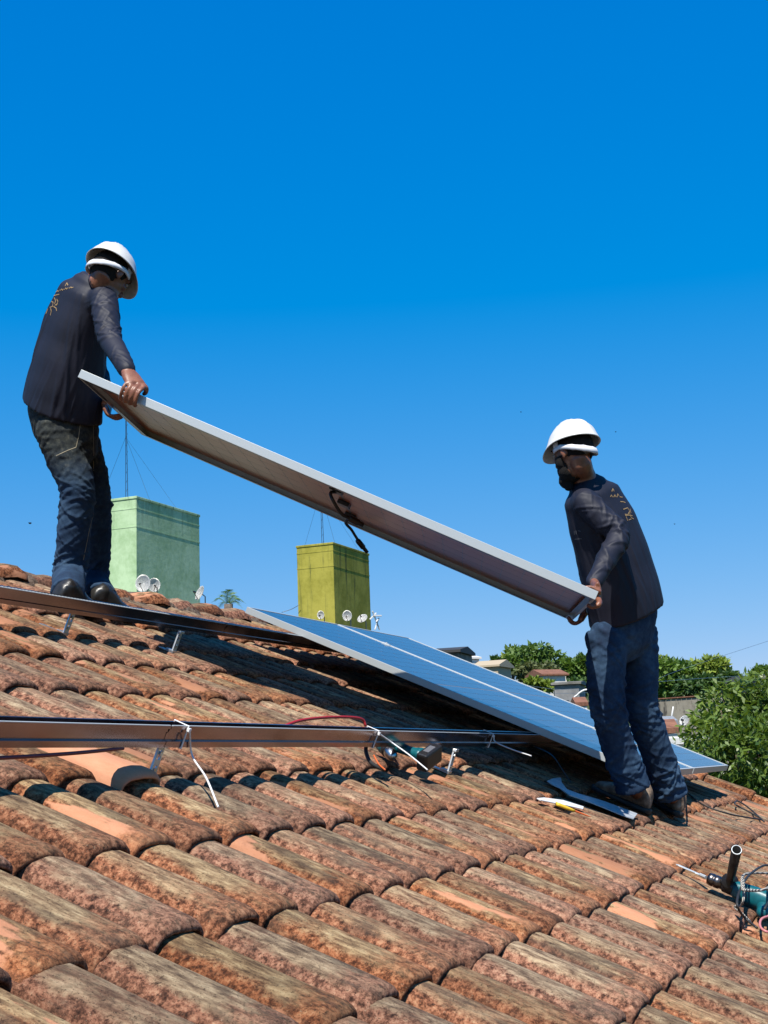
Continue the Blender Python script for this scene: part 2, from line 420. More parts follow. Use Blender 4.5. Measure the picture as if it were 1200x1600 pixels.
# deck, far slope, walls
RIDGE = -.66
bm = B()
c0 = roof(-1.4, 2.0, -.17); box(bm, c0, (VD, TD, ND), (8.8, 5.3, .1)); obj('roof_deck', bm, M_DARK, house)
apex = roof(0, RIDGE, -.03)
TD2 = Vector((-CT, 0, -ST)); ND2 = Vector((-ST, 0, CT))
vv, ff, tt, rr = [], [], [], []
for j in range(0, 45):
    for y0 in range(12):
        s = -5.7 + PITCH * j; b0 = len(vv); q = random.random()
        for y, dz, wd in ((0, -.02, .07), (TL, 0., .086)):
            for a in range(7):
                ang = math.pi * a / 6; vv.append(tuple(apex + VD * (s + wd * math.cos(ang)) + TD2 * (y0 * GAUGE + y) + ND2 * (dz + .05 * math.sin(ang) - .06))); tt.append((wd * math.cos(ang), y, .056 * math.sin(ang))); rr.append(q)
        ff += [(b0 + i, b0 + 7 + i, b0 + 8 + i, b0 + i + 1) for i in range(6)]
me = tile_data('far_slope_tiles', vv, ff, tt, rr); o = link('far_slope_tiles', me, None, house); o['kind'] = 'stuff'
bm = B(); box(bm, apex + VD * -1.4 + TD2 * 2.1 + ND2 * -.14, (VD, TD2, ND2), (8.8, 4.2, .1)); obj('far_roof_deck', bm, M_DARK, house)
xr, zr = apex.x, apex.z - .25
def gable(y):
    return [(xr - 3.6, y, -5.2), (xr + 4.3, y, -5.2), (xr + 4.3, y, zr - 4.3 * math.tan(TH)), (xr, y, zr), (xr - 3.6, y, zr - 3.6 * math.tan(TH))]
a_ = gable(-5.5); b_ = gable(2.75)
wv = a_ + b_; wf = [(0, 1, 2, 3, 4), (9, 8, 7, 6, 5)] + [(i, 5 + i, 5 + (i + 1) % 5, (i + 1) % 5) for i in range(5)]
pyobj('wall', wv, wf, M_PLASTER, house)
# ridge caps
def cap_mesh(seed):
    rs = random.Random(seed); v, f, tp = [], [], []; seg = 10; L = .385
    rings = [(0, .112, .052, .0), (.1, .118, .058, .004), (.20, .126, .070, .010), (.29, .134, .080, .014), (L - .04, .134, .076, .012), (L - .012, .128, .066, .008), (L, .118, .054, .004), (L - .004, .110, .048, .002), (L - .08, .106, .044, .0)]
    for y, w, h, dz in rings:
        for k in range(seg + 1):
            a = math.pi * k / seg; c, s_ = math.cos(a), math.sin(a)
            v.append((w * math.copysign(abs(c) ** .8, c) + rs.uniform(-.003, .003), y, h * s_ ** .9 + dz + rs.uniform(-.004, .004) - .03)); tp.append((v[-1][0], y, .075 * s_))
    n = seg + 1
    f = [(j * n + k, (j) * n + k + 1, (j + 1) * n + k + 1, (j + 1) * n + k) for j in range(len(rings) - 1) for k in range(seg)]
    return v, f, tp
CM = [tile_data('ridge_tile', *cap_mesh(i + 50)) for i in range(3)]
k = 0; s = -5.6
while s < 2.95:
    m = Matrix.Translation(roof(s, RIDGE, -.050 + random.uniform(-.008, .008)) ) @ Matrix.Rotation(random.uniform(-.05, .05), 4, 'Z') @ Matrix.Rotation(random.uniform(-.01, .03), 4, 'X')
    o = bpy.data.objects.new('ridge_tile', CM[k % 3]); COL.objects.link(o); o.parent = house; o.matrix_parent_inverse = hi; o.matrix_basis = m
    k += 1; s += .315
vv, ff = [], []; nS = 260
for i in range(nS + 1):
    s = -5.6 + 8.6 * i / nS
    for k2, (t, h) in enumerate(((RIDGE + .17, -.07), (RIDGE + .15, -.025), (RIDGE + .1, .0), (RIDGE, .01), (RIDGE - .1, -.06))):
        nz = noise.noise(Vector((s * 9, k2 * 2.1, 1))) * .02
        vv.append(roof(s, t + nz + (.018 * math.sin(s * 32) if k2 < 2 else 0), h + nz))
    if i: b0 = (i - 1) * 5; ff += [(b0 + a, b0 + a + 1, b0 + a + 6, b0 + a + 5) for a in range(4)]
pyobj('ridge_mortar', vv, ff, M_MORTAR, house, True)
# verge tiles along the right edge
for k in range(len(ROWS)):
    m = tile_mx(3.0, ROWS[k], random.uniform(-.02, .02), .022, 0) @ Matrix.Scale(1.1, 4, (1, 0, 0))
    o = bpy.data.objects.new('verge_tile', TM[k % 6]); COL.objects.link(o); o.parent = house; o.matrix_parent_inverse = hi; o.matrix_basis = m

# ================================================================== RAILS AND HOOKS
RAILP = [(-.018, 0), (.022, 0), (.022, .016), (.013, .018), (.013, .048), (.022, .050), (.022, .058), (.017, .058), (.017, .040), (-.012, .040), (-.012, .058), (-.018, .058)]
def rail(label, t, s0, s1, h0=.077, ser=False):
    bm = B(); rings = []
    n = 2 if not ser else 2
    for s in np.linspace(s0, s1, n):
        rings.append([bm.verts.new(roof(s, t + a, h0 + b)) for a, b in RAILP])
    for k in range(len(RAILP)):
        k2 = (k + 1) % len(RAILP); bm.faces.new((rings[0][k], rings[0][k2], rings[1][k2], rings[1][k]))
    bm.faces.new(rings[0][::-1]); bm.faces.new(rings[-1])
    bmesh.ops.recalc_face_normals(bm, faces=bm.faces)
    r = obj('mounting_rail', bm, M_RAIL); setp(r, label, 'rail', 'aluminium rails laid across the roof')
    return r
def joint(parent, s, t, h0=.077):
    bm = B(); box(bm, roof(s, t + .0245, h0 + .02), (VD, TD, ND), (.006, .004, .038)); obj('joint_plate', bm, M_DSTEEL, parent)
TU, TLW = .345, 1.715
r1 = rail('lower aluminium rail, left length running out of the left edge', TLW, -4.9, -3.318)
r2 = rail('lower aluminium rail, long right length passing under the mounted panels', TLW, -3.315, 2.2)
r3 = rail('upper aluminium rail, left length in front of the left worker\'s boots', TU, -4.9, -.782)
r4 = rail('upper aluminium rail, right length passing under the mounted panels', TU, -.779, 2.2)
for rr_, a, b, t in ((r1, -4.9, -3.32, TLW), (r2, -3.31, 2.1, TLW), (r3, -4.9, -.785, TU), (r4, -.775, 2.1, TU)):
    bm = B(); box(bm, roof((a + b) / 2, t + .0195, .1358), (VD, TD, ND), (b - a, .0045, .0020)); obj('edge_lip', bm, M_FRAME, rr_)
# serrated grip strip along the tops
for rr_, a, b, t in ((r3, -4.9, -.79, TU), (r4, -.77, 0, TU)):
    bm = B(); n = int((b - a) / .02)
    for i in range(n): box(bm, roof(a + .02 * i + .01, t + .012, .1365), (VD, TD, ND), (.012, .009, .002))
    g = obj('grip_strip', bm, M_FRAME, rr_); g['kind'] = 'stuff'
def hook(label, s, t):
    th_ = thing('roof_hook', label, 'bracket', roof(s, t, 0), 'roof hooks under the rails')
    foot = B(); box(foot, roof(s, t - .0, -.012), (VD, TD, ND), (.030, .13, .005), .001); box(foot, roof(s, t + .045, -.006), (VD, TD, ND), (.032, .04, .008), .001)
    obj('foot_plate', foot, M_BRACKET, th_)
    arm = B(); dv = (ND * 1 + TD * -.18 + VD * .28).normalized(); pv = VD.cross(dv).normalized()
    base = roof(s, t + .058, -.004)
    for sg in (-1, 1): box(arm, base + dv * .045 + VD * sg * .011, (VD, pv, dv), (.008, .007, .09), .0015)
    for hgt in (.008, .04, .082): box(arm, base + dv * hgt, (VD, pv, dv), (.020, .006, .016), .001)
    box(arm, base + dv * .086 + pv * .004, (VD, pv, dv), (.032, .016, .012), .002)
    obj('slotted_arm', arm, M_BRACKET, th_)
    bolt = B(); lathe(bolt, base + dv * .064 - pv * .006, pv, [(0, .007), (.014, .007)], 6); lathe(bolt, base + dv * .02 - pv * .007, pv, [(0, .006), (.012, .006)], 6)
    obj('bolt', bolt, M_STEEL, th_)
    return th_
hook('roof hook beside the fresh orange tile, under the lower rail', -3.33, TLW - .035)
hook('roof hook behind the cordless drill, under the lower rail', -1.25, TLW + .015)
hook('roof hook under the upper rail, right of the left worker\'s boots', -1.27, TU + .03)
hook('roof hook half hidden behind the left worker\'s feet, under the upper rail', -1.95, TU - .05)

# ================================================================== SOLAR PANELS
PW, PL, PT = 1.134, 2.278, .035
CW, CH = .1815, .0905
cell_me = {}
def cell_mesh(key, th, mats):
    if key in cell_me: return cell_me[key]
    bm = B(); w, l = CW / 2, CH / 2; c = .008
    out = [(-w + c, -l), (w - c, -l), (w, -l + c), (w, l - c), (w - c, l), (-w + c, l), (-w, l - c), (-w, -l + c)]
    top = [bm.verts.new((x, y, th / 2)) for x, y in out]; bot = [bm.verts.new((x, y, -th / 2)) for x, y in out]
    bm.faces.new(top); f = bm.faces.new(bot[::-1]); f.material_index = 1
    for i in range(8): bm.faces.new((top[i], bot[i], bot[(i + 1) % 8], top[(i + 1) % 8]))
    me = bpy.data.meshes.new('cell'); bm.to_mesh(me); bm.free()
    for m in mats: me.materials.append(m)
    cell_me[key] = me; return me
def panel(label, corner, sdir, ldir, group=None, junction=False):
    """corner = underside corner; sdir short direction, ldir long direction, normal upward"""
    sdir = Vector(sdir).normalized(); ldir = (Vector(ldir) - sdir * Vector(ldir).dot(sdir)).normalized()
    nd = sdir.cross(ldir)
    if nd.z < 0: nd = -nd
    corner = Vector(corner)
    p = thing('solar_panel', label, 'solar panel', corner, group)
    P_ = lambda a, b, c: corner + sdir * a + ldir * b + nd * c
    ax = (sdir, ldir, nd); fw = .011
    fr = B()
    box(fr, P_(fw / 2, PL / 2, PT / 2), ax, (fw, PL, PT), .0012); box(fr, P_(PW - fw / 2, PL / 2, PT / 2), ax, (fw, PL, PT), .0012)
    for b in (fw / 2, PL - fw / 2): box(fr, P_(PW / 2, b, PT / 2), ax, (PW - 2 * fw, fw, PT), .0012)
    obj('frame', fr, M_FRAME, p)
    fl = B(); k = .03
    box(fl, P_(fw + k / 2, PL / 2, .001), ax, (k, PL - 2 * fw, .002)); box(fl, P_(PW - fw - k / 2, PL / 2, .001), ax, (k, PL - 2 * fw, .002))
    for b in (fw + .012, PL - fw - .012): box(fl, P_(PW / 2, b, .001), ax, (PW - 2 * fw - 2 * k, .024, .002))
    obj('frame_flange', fl, M_FRAME_IN, p)
    lam = B(); box(lam, P_(PW / 2, PL / 2, PT - .005), ax, (PW - 2 * fw, PL - 2 * fw, .004)); obj('laminate', lam, M_BACKSHEET, p)
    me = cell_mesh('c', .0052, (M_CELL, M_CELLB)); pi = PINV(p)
    rot = Matrix(((sdir.x, ldir.x, nd.x), (sdir.y, ldir.y, nd.y), (sdir.z, ldir.z, nd.z))).to_4x4()
    for i in range(6):
        for j in range(24):
            a = PW / 2 + (i - 2.5) * (CW + .0025); b = PL / 2 + (j - 11.5) * (CH + .0025) + (.006 if j > 11 else -.006)
            o = bpy.data.objects.new('solar_cell', me); COL.objects.link(o); o.parent = p; o.matrix_parent_inverse = pi
            o.matrix_basis = Matrix.Translation(P_(a, b, PT - .005)) @ rot
    if junction:
        for a in (.20, .56, .93):
            jb = B(); box(jb, P_(a, PL / 2, PT - .007 - .011), ax, (.085, .055, .020), .004); q = obj('junction_box', jb, M_BLACK, p)
    return p, P_
for k, lb in enumerate(('mounted solar panel nearest the left end, beside the bare upper rail', 'mounted solar panel on the right, its far edge before the trees')):
    panel(lb, roof(k * (PW + .02) + .0, 0, .135), VD, TD, 'solar panels fixed to the rails')
# clamps between the panels
for t in (TU, TLW):
    bm = B(); box(bm, roof(PW + .01, t, .17), (VD, TD, ND), (.034, .05, .006), .001); lathe(bm, roof(PW + .01, t, .172), ND, [(0, .006), (.006, .006)], 6)
    setp(obj('mid_clamp', bm, M_FRAME), 'small clamp joining the two mounted panels over the %s rail' % ('upper' if t < 1 else 'lower'), 'clamp', 'clamps between the mounted panels')
HL = Vector((0.84121413, 0.31458833, -0.43976468)).normalized(); HS = Vector((-0.33660497, 0.94118684, 0.02940105))
HC = Vector((0.32037095, -1.87793097, 0.90611337))
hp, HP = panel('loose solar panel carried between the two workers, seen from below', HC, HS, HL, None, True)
HNn = HS.cross(HL); HNn = HNn if HNn.z > 0 else -HNn
c1 = B(); tube(c1, [HP(.20, 1.14, .01), HP(.14, 1.13, -.01), HP(.10, 1.16, -.04), HP(.20, 1.20, -.065), HP(.27, 1.24, -.06)], .007, 8); obj('cable', c1, M_RUBBER, hp, True)
c1 = B(); lathe(c1, HP(.25, 1.225, -.062), HS * .5 + HL * .7, [(0, .010), (.01, .014), (.05, .014), (.055, .010), (.075, .010)], 10); obj('connector', c1, M_BLACK, hp, True)
c1 = B(); tube(c1, [HP(.93, 1.14, .01), HP(1.0, 1.12, -.012), HP(1.06, 1.15, -.025), HP(1.09, 1.18, -.045), HP(1.12, 1.22, -.07)], .007, 8); obj('cable', c1, M_RUBBER, hp, True)
c1 = B(); lathe(c1, HP(1.10, 1.19, -.055), (HP(1.12, 1.22, -.07) - HP(1.10, 1.19, -.055)), [(0, .010), (.01, .014), (.05, .014), (.055, .010), (.085, .009)], 10); obj('connector', c1, M_BLACK, hp, True)

# ================================================================== PEOPLE
def ell(bm, c, axes, rad, sub=3):
    m = Matrix(((axes[0].x, axes[1].x, axes[2].x), (axes[0].y, axes[1].y, axes[2].y), (axes[0].z, axes[1].z, axes[2].z))).to_4x4()
    bmesh.ops.create_icosphere(bm, subdivisions=sub, radius=1, matrix=Matrix.Translation(c) @ m @ Matrix.Diagonal((rad[0], rad[1], rad[2], 1)))
def eloft(bm, secs, seg=24, n=5, p=2.3):
    """sections (centre, axisA, axisB, ra, rb); smooth interpolation"""
    cs = cr([s[0] for s in secs], n); rings = []
    for i, c in enumerate(cs):
        x = i / (len(cs) - 1) * (len(secs) - 1); k = min(int(x), len(secs) - 2); u = x - k; u = u * u * (3 - 2 * u) if n > 1 else u
        A = secs[k][1].lerp(secs[k + 1][1], u).normalized(); Bx = secs[k][2].lerp(secs[k + 1][2], u).normalized()
        ra = secs[k][3] * (1 - u) + secs[k + 1][3] * u; rb = secs[k][4] * (1 - u) + secs[k + 1][4] * u
        ring = []
        for j in range(seg):
            a = 2 * math.pi * j / seg; ca, sa = math.cos(a), math.sin(a)
            ring.append(bm.verts.new(c + A * ra * math.copysign(abs(ca) ** (2 / p), ca) + Bx * rb * math.copysign(abs(sa) ** (2 / p), sa)))
        rings.append(ring)
    skin(bm, rings)
def remesh(bm, voxel, it=4, fac=.5):
    bmesh.ops.recalc_face_normals(bm, faces=bm.faces)
    me = bpy.data.meshes.new('tmp'); bm.to_mesh(me); bm.free()
    o = bpy.data.objects.new('tmp', me); COL.objects.link(o)
    m = o.modifiers.new('r', 'REMESH'); m.mode = 'VOXEL'; m.voxel_size = voxel; m.adaptivity = 0
    if it: s = o.modifiers.new('s', 'SMOOTH'); s.factor = fac; s.iterations = it
    dg = bpy.context.evaluated_depsgraph_get(); out = bpy.data.meshes.new_from_object(o.evaluated_get(dg))
    bpy.data.objects.remove(o); bpy.data.meshes.remove(me); return out
def vn(me):
    n = len(me.vertices); v = np.empty(n * 3, np.float32); me.vertices.foreach_get('co', v)
    nn = np.empty(n * 3, np.float32); me.vertex_normals.foreach_get('vector', nn)
    return v.reshape(-1, 3).astype(float), nn.reshape(-1, 3).astype(float)
def limbfolds(V, pts, rad, ref, seeds, dens, amp, rs, regions=None):
    """folds that wrap round a limb; returns displacement per vertex. regions = [(y centre, spread, weight)] along the limb in m"""
    P_ = np.array([list(p) for p in pts]); best = np.full(len(V), 1e9); yv = np.zeros(len(V)); phi = np.zeros(len(V)); cum = 0
    for a, b in zip(P_[:-1], P_[1:]):
        d = b - a; L = np.linalg.norm(d); d /= L; t = np.clip((V - a) @ d, 0, L); q = V - (a + t[:, None] * d); dist = np.linalg.norm(q, axis=1)
        r0 = np.array(list(ref)); r0 = r0 - d * (r0 @ d); r0 /= np.linalg.norm(r0); r1 = np.cross(d, r0)
        m = dist < best; best[m] = dist[m]; yv[m] = (cum + (V - a) @ d)[m]; phi[m] = np.arctan2(q @ r1, q @ r0)[m]; cum += L
    w = np.clip(1 - (best - rad * 1.15) / (rad * .6), 0, 1); out = np.zeros(len(V))
    for _ in range(dens):
        if regions:
            c, sp, wt = regions[rs.randint(len(regions))]; yk = c + rs.randn() * sp; a_ = wt
        else: yk = rs.rand() * cum; a_ = 1
        ph = rs.rand() * 6.283; sl = rs.uniform(-.09, .09); wd = rs.uniform(.0055, .013); span = rs.uniform(.6, 1.7)
        dphi = (phi - ph + np.pi) % (2 * np.pi) - np.pi
        yy = yv - yk - sl * np.sin(dphi) - .02 * (1 - np.cos(dphi)) * rs.choice([-1, 1])
        env = np.clip(1 - (dphi / span) ** 2, 0, 1)
        out += a_ * env * (np.exp(-(yy / wd) ** 2) - .35 * np.exp(-((yy - wd * 1.9) / (wd * 1.2)) ** 2)) * rs.uniform(.5, 1)
    return out * amp * w
def dragfolds(V, N_, c, axis, up_, rs, n, amp, y0, y1, wmul=1, span=None):
    """long drape folds running along 'up_' at angle phi round the torso"""
    c = np.array(list(c)); up_ = np.array(list(up_)); ax = np.array(list(axis)); ax = ax - up_ * (ax @ up_); ax /= np.linalg.norm(ax); bx = np.cross(up_, ax)
    q = V - c; y = q @ up_; phi = np.arctan2(q @ bx, q @ ax); out = np.zeros(len(V))
    for _ in range(n):
        ph = rs.rand() * 6.283; tw = rs.uniform(-1.3, 1.3); wd = rs.uniform(.025, .065) * wmul; yc = rs.uniform(y0, y1); sp = rs.uniform(.10, .28)
        d = (phi - ph - tw * (y - yc) + np.pi) % (2 * np.pi) - np.pi
        out += np.exp(-(d / wd) ** 2) * np.exp(-((y - yc) / sp) ** 2) * rs.uniform(.4, 1) * rs.choice([1, 1, 1, -.6])
    m = (y > y0 - .2) & (y < y1 + .12)
    return out * amp * m
def displace(me, V, N_, d):
    V2 = V + N_ * d[:, None]; me.vertices.foreach_set('co', V2.astype(np.float32).ravel()); me.update()
def finish(me, name, mat_, parent): me.name = name; return link(name, me, mat_, parent, True)
def hand(bm, wrist, knuck, paths, thumb, rf=.0088):
    """palm from wrist to knuckle points; one path per finger; thumb path"""
    k0, k1 = knuck[0], knuck[-1]; mid = (k0 + k1) / 2; ax = (k1 - k0).normalized(); d = (mid - wrist).normalized(); ax = (ax - d * ax.dot(d)).normalized(); nn_ = d.cross(ax)
    eloft(bm, [(wrist - d * .03, ax, nn_, .026, .021), (wrist, ax, nn_, .028, .019), (wrist.lerp(mid, .45), ax, nn_, .038, .019), (mid - d * .002, ax, nn_, .042, .014)], 20, 3, 2.4)
    for i, (k, p) in enumerate(zip(knuck, paths)):
        s_ = (.95, 1.05, 1.0, .85)[i]
        tube(bm, [k - d * .022, k] + p, [rf * 1.05 * s_, rf * 1.12 * s_] + [rf * s_] * (len(p) - 1) + [rf * .82 * s_], 10, 4, round_=True)
    tube(bm, thumb, [.014, .0125, .0105, .0095], 10, 4, round_=True)

def helmet(parent, c, f, u, r):
    """white safety helmet: shell with ridges and peak, nape band"""
    bm = B(); nphi, nth = 48, 14; hc = c + u * .034 - f * .002
    def pt(ph, th, off):
        cf, sf = math.cos(ph), math.sin(ph); e = math.cos(th); z = math.sin(th)
        a = (.122 + off) * e; b = (.104 + off) * e
        X_, Y_ = cf * a, sf * b; Z = (.112 + off) * z
        rdg = sum(math.exp(-((Y_ - q) / .010) ** 2) for q in (-.038, 0, .038)) * .010 * min(1, z * 1.6) * (1 if X_ > -.12 else .3)
        Z += rdg
        if z < .30:
            k = (1 - z / .30) ** 2
            lip = .009 * k; front = max(0, cf) ** 2.2
            X_ += cf * lip + front * .036 * k; Y_ += sf * lip; Z -= front * .020 * k
        return hc + f * X_ + r * Y_ + u * Z
    for off, flip in ((0, 0), (-.004, 1)):
        rings = [[bm.verts.new(pt(2 * math.pi * i / nphi, math.pi / 2 * (j / nth) ** 1.25, off)) for i in range(nphi)] for j in range(nth)]
        top = bm.verts.new(hc + u * (.112 + .010 + off))
        if flip: inner = rings
        else: outer = rings
        for a, b in zip(rings, rings[1:]):
            for i in range(nphi): bm.faces.new((a[i], a[(i + 1) % nphi], b[(i + 1) % nphi], b[i]))
        for i in range(nphi): bm.faces.new((rings[-1][i], rings[-1][(i + 1) % nphi], top))
    for i in range(nphi): bm.faces.new((outer[0][i], inner[0][i], inner[0][(i + 1) % nphi], outer[0][(i + 1) % nphi]))
    bmesh.ops.recalc_face_normals(bm, faces=bm.faces)
    h = obj('helmet', bm, M_HELMET, parent, True)
    bm = B(); rings = []
    for i in range(33):
        ph = R(65 + 230 * i / 32); back = -math.cos(ph)
        cc = c + f * math.cos(ph) * (.108) + r * math.sin(ph) * .088 + u * (.012 - .040 * max(0, back)); o_ = (f * math.cos(ph) + r * math.sin(ph)).normalized()
        hgt = .0095 + .004 * max(0, back) + (.002 if i % 4 == 0 else 0)
        rings.append([bm.verts.new(cc + o_ * a + u * b) for a, b in ((-.002, -hgt), (.003, -hgt), (.0045, 0), (.003, hgt), (-.002, hgt))])
    skin(bm, rings); bmesh.ops.recalc_face_normals(bm, faces=bm.faces)
    obj('headband', bm, M_BAND, h, True)
    for sg in (-1, 1): bm = B(); box(bm, c + r * sg * .080 + f * .03 + u * .030, (f, r, u), (.026, .006, .030), .002); obj('band_clip', bm, M_BAND, h)

def shoe(name, heel, toe, up_, parent, mat_, w=.052, hgt=.095):
    f = (toe - heel).normalized(); up_ = (up_ - f * up_.dot(f)).normalized(); r = f.cross(up_); up_ = up_ * 1.22; L = (toe - heel).length
    bm = B()
    eloft(bm, [(heel + f * (-.004) + up_ * .03, r, up_, .020, .016), (heel + f * .012 + up_ * .05, r, up_, w * .72, .045), (heel + f * .05 + up_ * .062, r, up_, w * .78, .062), (heel + f * .11 + up_ * .052, r, up_, w * .86, .05),
               (heel + f * L * .6 + up_ * .038, r, up_, w * .95, .036), (heel + f * L * .78 + up_ * .031, r, up_, w, .029), (heel + f * L * .93 + up_ * .026, r, up_, w * .8, .022), (heel + f * L + up_ * .02, r, up_, w * .35, .012)], 20, 4, 2.5)
    tube(bm, [heel + f * .055 + up_ * .05, heel + f * .052 + up_ * .085, heel + f * .05 + up_ * hgt], [.044, .043, .041], 16, 3)
    me = remesh(bm, .006, 3); V, N_ = vn(me); rs = np.random.RandomState(3)
    d = limbfolds(V, [heel, toe], .05, up_, 1, 14, .004, rs); displace(me, V, N_, d)
    s_ = finish(me, name, mat_, parent)
    bm = B(); eloft(bm, [(heel + f * a + up_ * .011, r, up_, w * b, .014) for a, b in ((-.014, .3), (0, .70), (.05, .84), (.1, .84), (L * .6, 1.0), (L * .8, 1.08), (L * .95, .8), (L + .012, .35))], 20, 3, 4)
    obj('sole', bm, M_RUBBER, s_, True)
    bm = B()
    for i in range(5):
        p0 = heel + f * (.10 + .018 * i) + up_ * (.100 - .0115 * i)
        tube(bm, [p0 - r * .022, p0 + up_ * .004, p0 + r * .022], .0028, 6, 3)
    obj('lace', bm, M_RUBBER, s_, True)

def head(bm, c, f, u, r, nb):
    HS_ = .93
    g = lambda *q: tuple(HS_ * z for z in q)
    bm0 = bm; bm = B()
    ell(bm, c + u * .018, (f, r, u), (.098, .078, .098)); ell(bm, c + f * .026 - u * .032, (f, r, u), (.066, .062, .066))
    ell(bm, c + f * .038 - u * .075, (f, r, u), (.055, .052, .048)); ell(bm, c + f * .078 - u * .098, (f, r, u), (.022, .026, .02))
    tube(bm, [c + f * .092 + u * .022, c + f * .104 - u * .006, c + f * .112 - u * .026, c + f * .094 - u * .034], [.008, .011, .015, .008], 10, 3, round_=True)
    for sg in (-1, 1):
        ell(bm, c + f * .086 + r * sg * .034 + u * .032, (f, r, u), (.012, .026, .008), 2)
        ell(bm, c + f * .070 + r * sg * .044 - u * .02, (f, r, u), (.022, .020, .022), 2)
        ell(bm, c - f * .008 + r * sg * .082 - u * .008, ((f + r * sg * .4).normalized(), r, u), (.018, .009, .033), 2)
        ell(bm, c - f * .004 + r * sg * .080 - u * .032, (f, r, u), (.010, .008, .012), 2)
    ell(bm, c + f * .094 - u * .058, (f, r, u), (.012, .026, .006), 2); ell(bm, c + f * .092 - u * .070, (f, r, u), (.012, .023, .008), 2)
    for v in bm.verts: v.co = c + (v.co - c) * HS_
    tmp = bpy.data.meshes.new('t'); bm.to_mesh(tmp); bm.free(); bm0.from_mesh(tmp); bpy.data.meshes.remove(tmp)
    tube(bm0, [c - u * .01 - f * .018, c - u * .055 - f * .026, c * .40 + nb * .60 - f * .008, nb], [.040, .049, .053, .066], 20, 4)

def headextras(p, c, f, u, r, beard_and_shade):
    hl_ = .044 if beard_and_shade else .070
    bm = B(); ell(bm, c + u * .018 - f * .008, (f, r, u), (.0905, .0765, .0945), 4)
    for v in list(bm.verts):
        q = v.co - c; a, b = q.dot(f), q.dot(u)
        if a > .058 or b < (-hl_ if a < -.02 else -hl_ + (a + .02) * 1.1): bm.verts.remove(v)
    h = obj('hair', bm, M_HAIR, p, True)
    if beard_and_shade:
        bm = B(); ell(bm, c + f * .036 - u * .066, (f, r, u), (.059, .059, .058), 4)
        ell(bm, c + f * .036 - u * .032, (f, r, u), (.052, .0745, .060), 3)  # cheek part enlarged: black hair also stands in for the helmet's shade
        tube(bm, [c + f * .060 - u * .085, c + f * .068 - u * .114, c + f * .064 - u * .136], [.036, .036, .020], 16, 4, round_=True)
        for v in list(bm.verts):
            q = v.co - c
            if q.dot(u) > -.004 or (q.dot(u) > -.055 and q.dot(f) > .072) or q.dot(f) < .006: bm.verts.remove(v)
        obj('beard_and_shade', bm, M_HAIR, p, True)
    for sg in (-1, 1):
        bm = B(); ell(bm, c + f * .083 + r * sg * .032 + u * .012, (f, r, u), (.010, .013, .009), 2); e_ = obj('eye', bm, M_EYE, p, True)
        bm = B(); ell(bm, c + f * .091 + r * sg * .032 + u * .012, (f, r, u), (.003, .005, .005), 2); obj('iris', bm, M_BLACK, e_, True)
        bm = B(); tube(bm, [c + f * .090 + r * sg * .016 + u * .032, c + f * .094 + r * sg * .034 + u * .040, c + f * .084 + r * sg * .052 + u * .032], .0035, 6, 3); obj('eyebrow', bm, M_HAIR, p, True)

def strokes(o, name, lines, wd, mat_, parent, lift=.0015):
    """flat print laid on a garment: polylines given as photo directions, pressed on to the cloth"""
    me = o.data; bvh = BVHTree.FromPolygons([v.co for v in me.vertices], [tuple(p.vertices) for p in me.polygons])
    bm = B()
    for ln in lines:
        pts = []
        for a, b in zip(ln, ln[1:]):
            for k in range(4): pts.append((a[0] + (b[0] - a[0]) * k / 4, a[1] + (b[1] - a[1]) * k / 4))
        pts.append(ln[-1]); prev = None
        for x, y in pts:
            d = (at(x, y, 1) - CAM).normalized(); h, n_, _, _ = bvh.ray_cast(CAM, d)
            if h is None: prev = None; continue
            if n_.dot(d) > 0: n_ = -n_
            if prev is not None and (h - prev[0]).length < .05 and (h - prev[0]).length > 1e-5:
                t = (h - prev[0]).normalized(); s_ = t.cross(n_).normalized() * wd
                q = [bm.verts.new(prev[0] + n_ * lift + s_), bm.verts.new(prev[0] + n_ * lift - s_), bm.verts.new(h + n_ * lift - s_), bm.verts.new(h + n_ * lift + s_)]
                bm.faces.new(q)
            prev = (h, n_)
    o_ = obj(name, bm, mat_, parent); o_['kind'] = 'stuff'; return o_

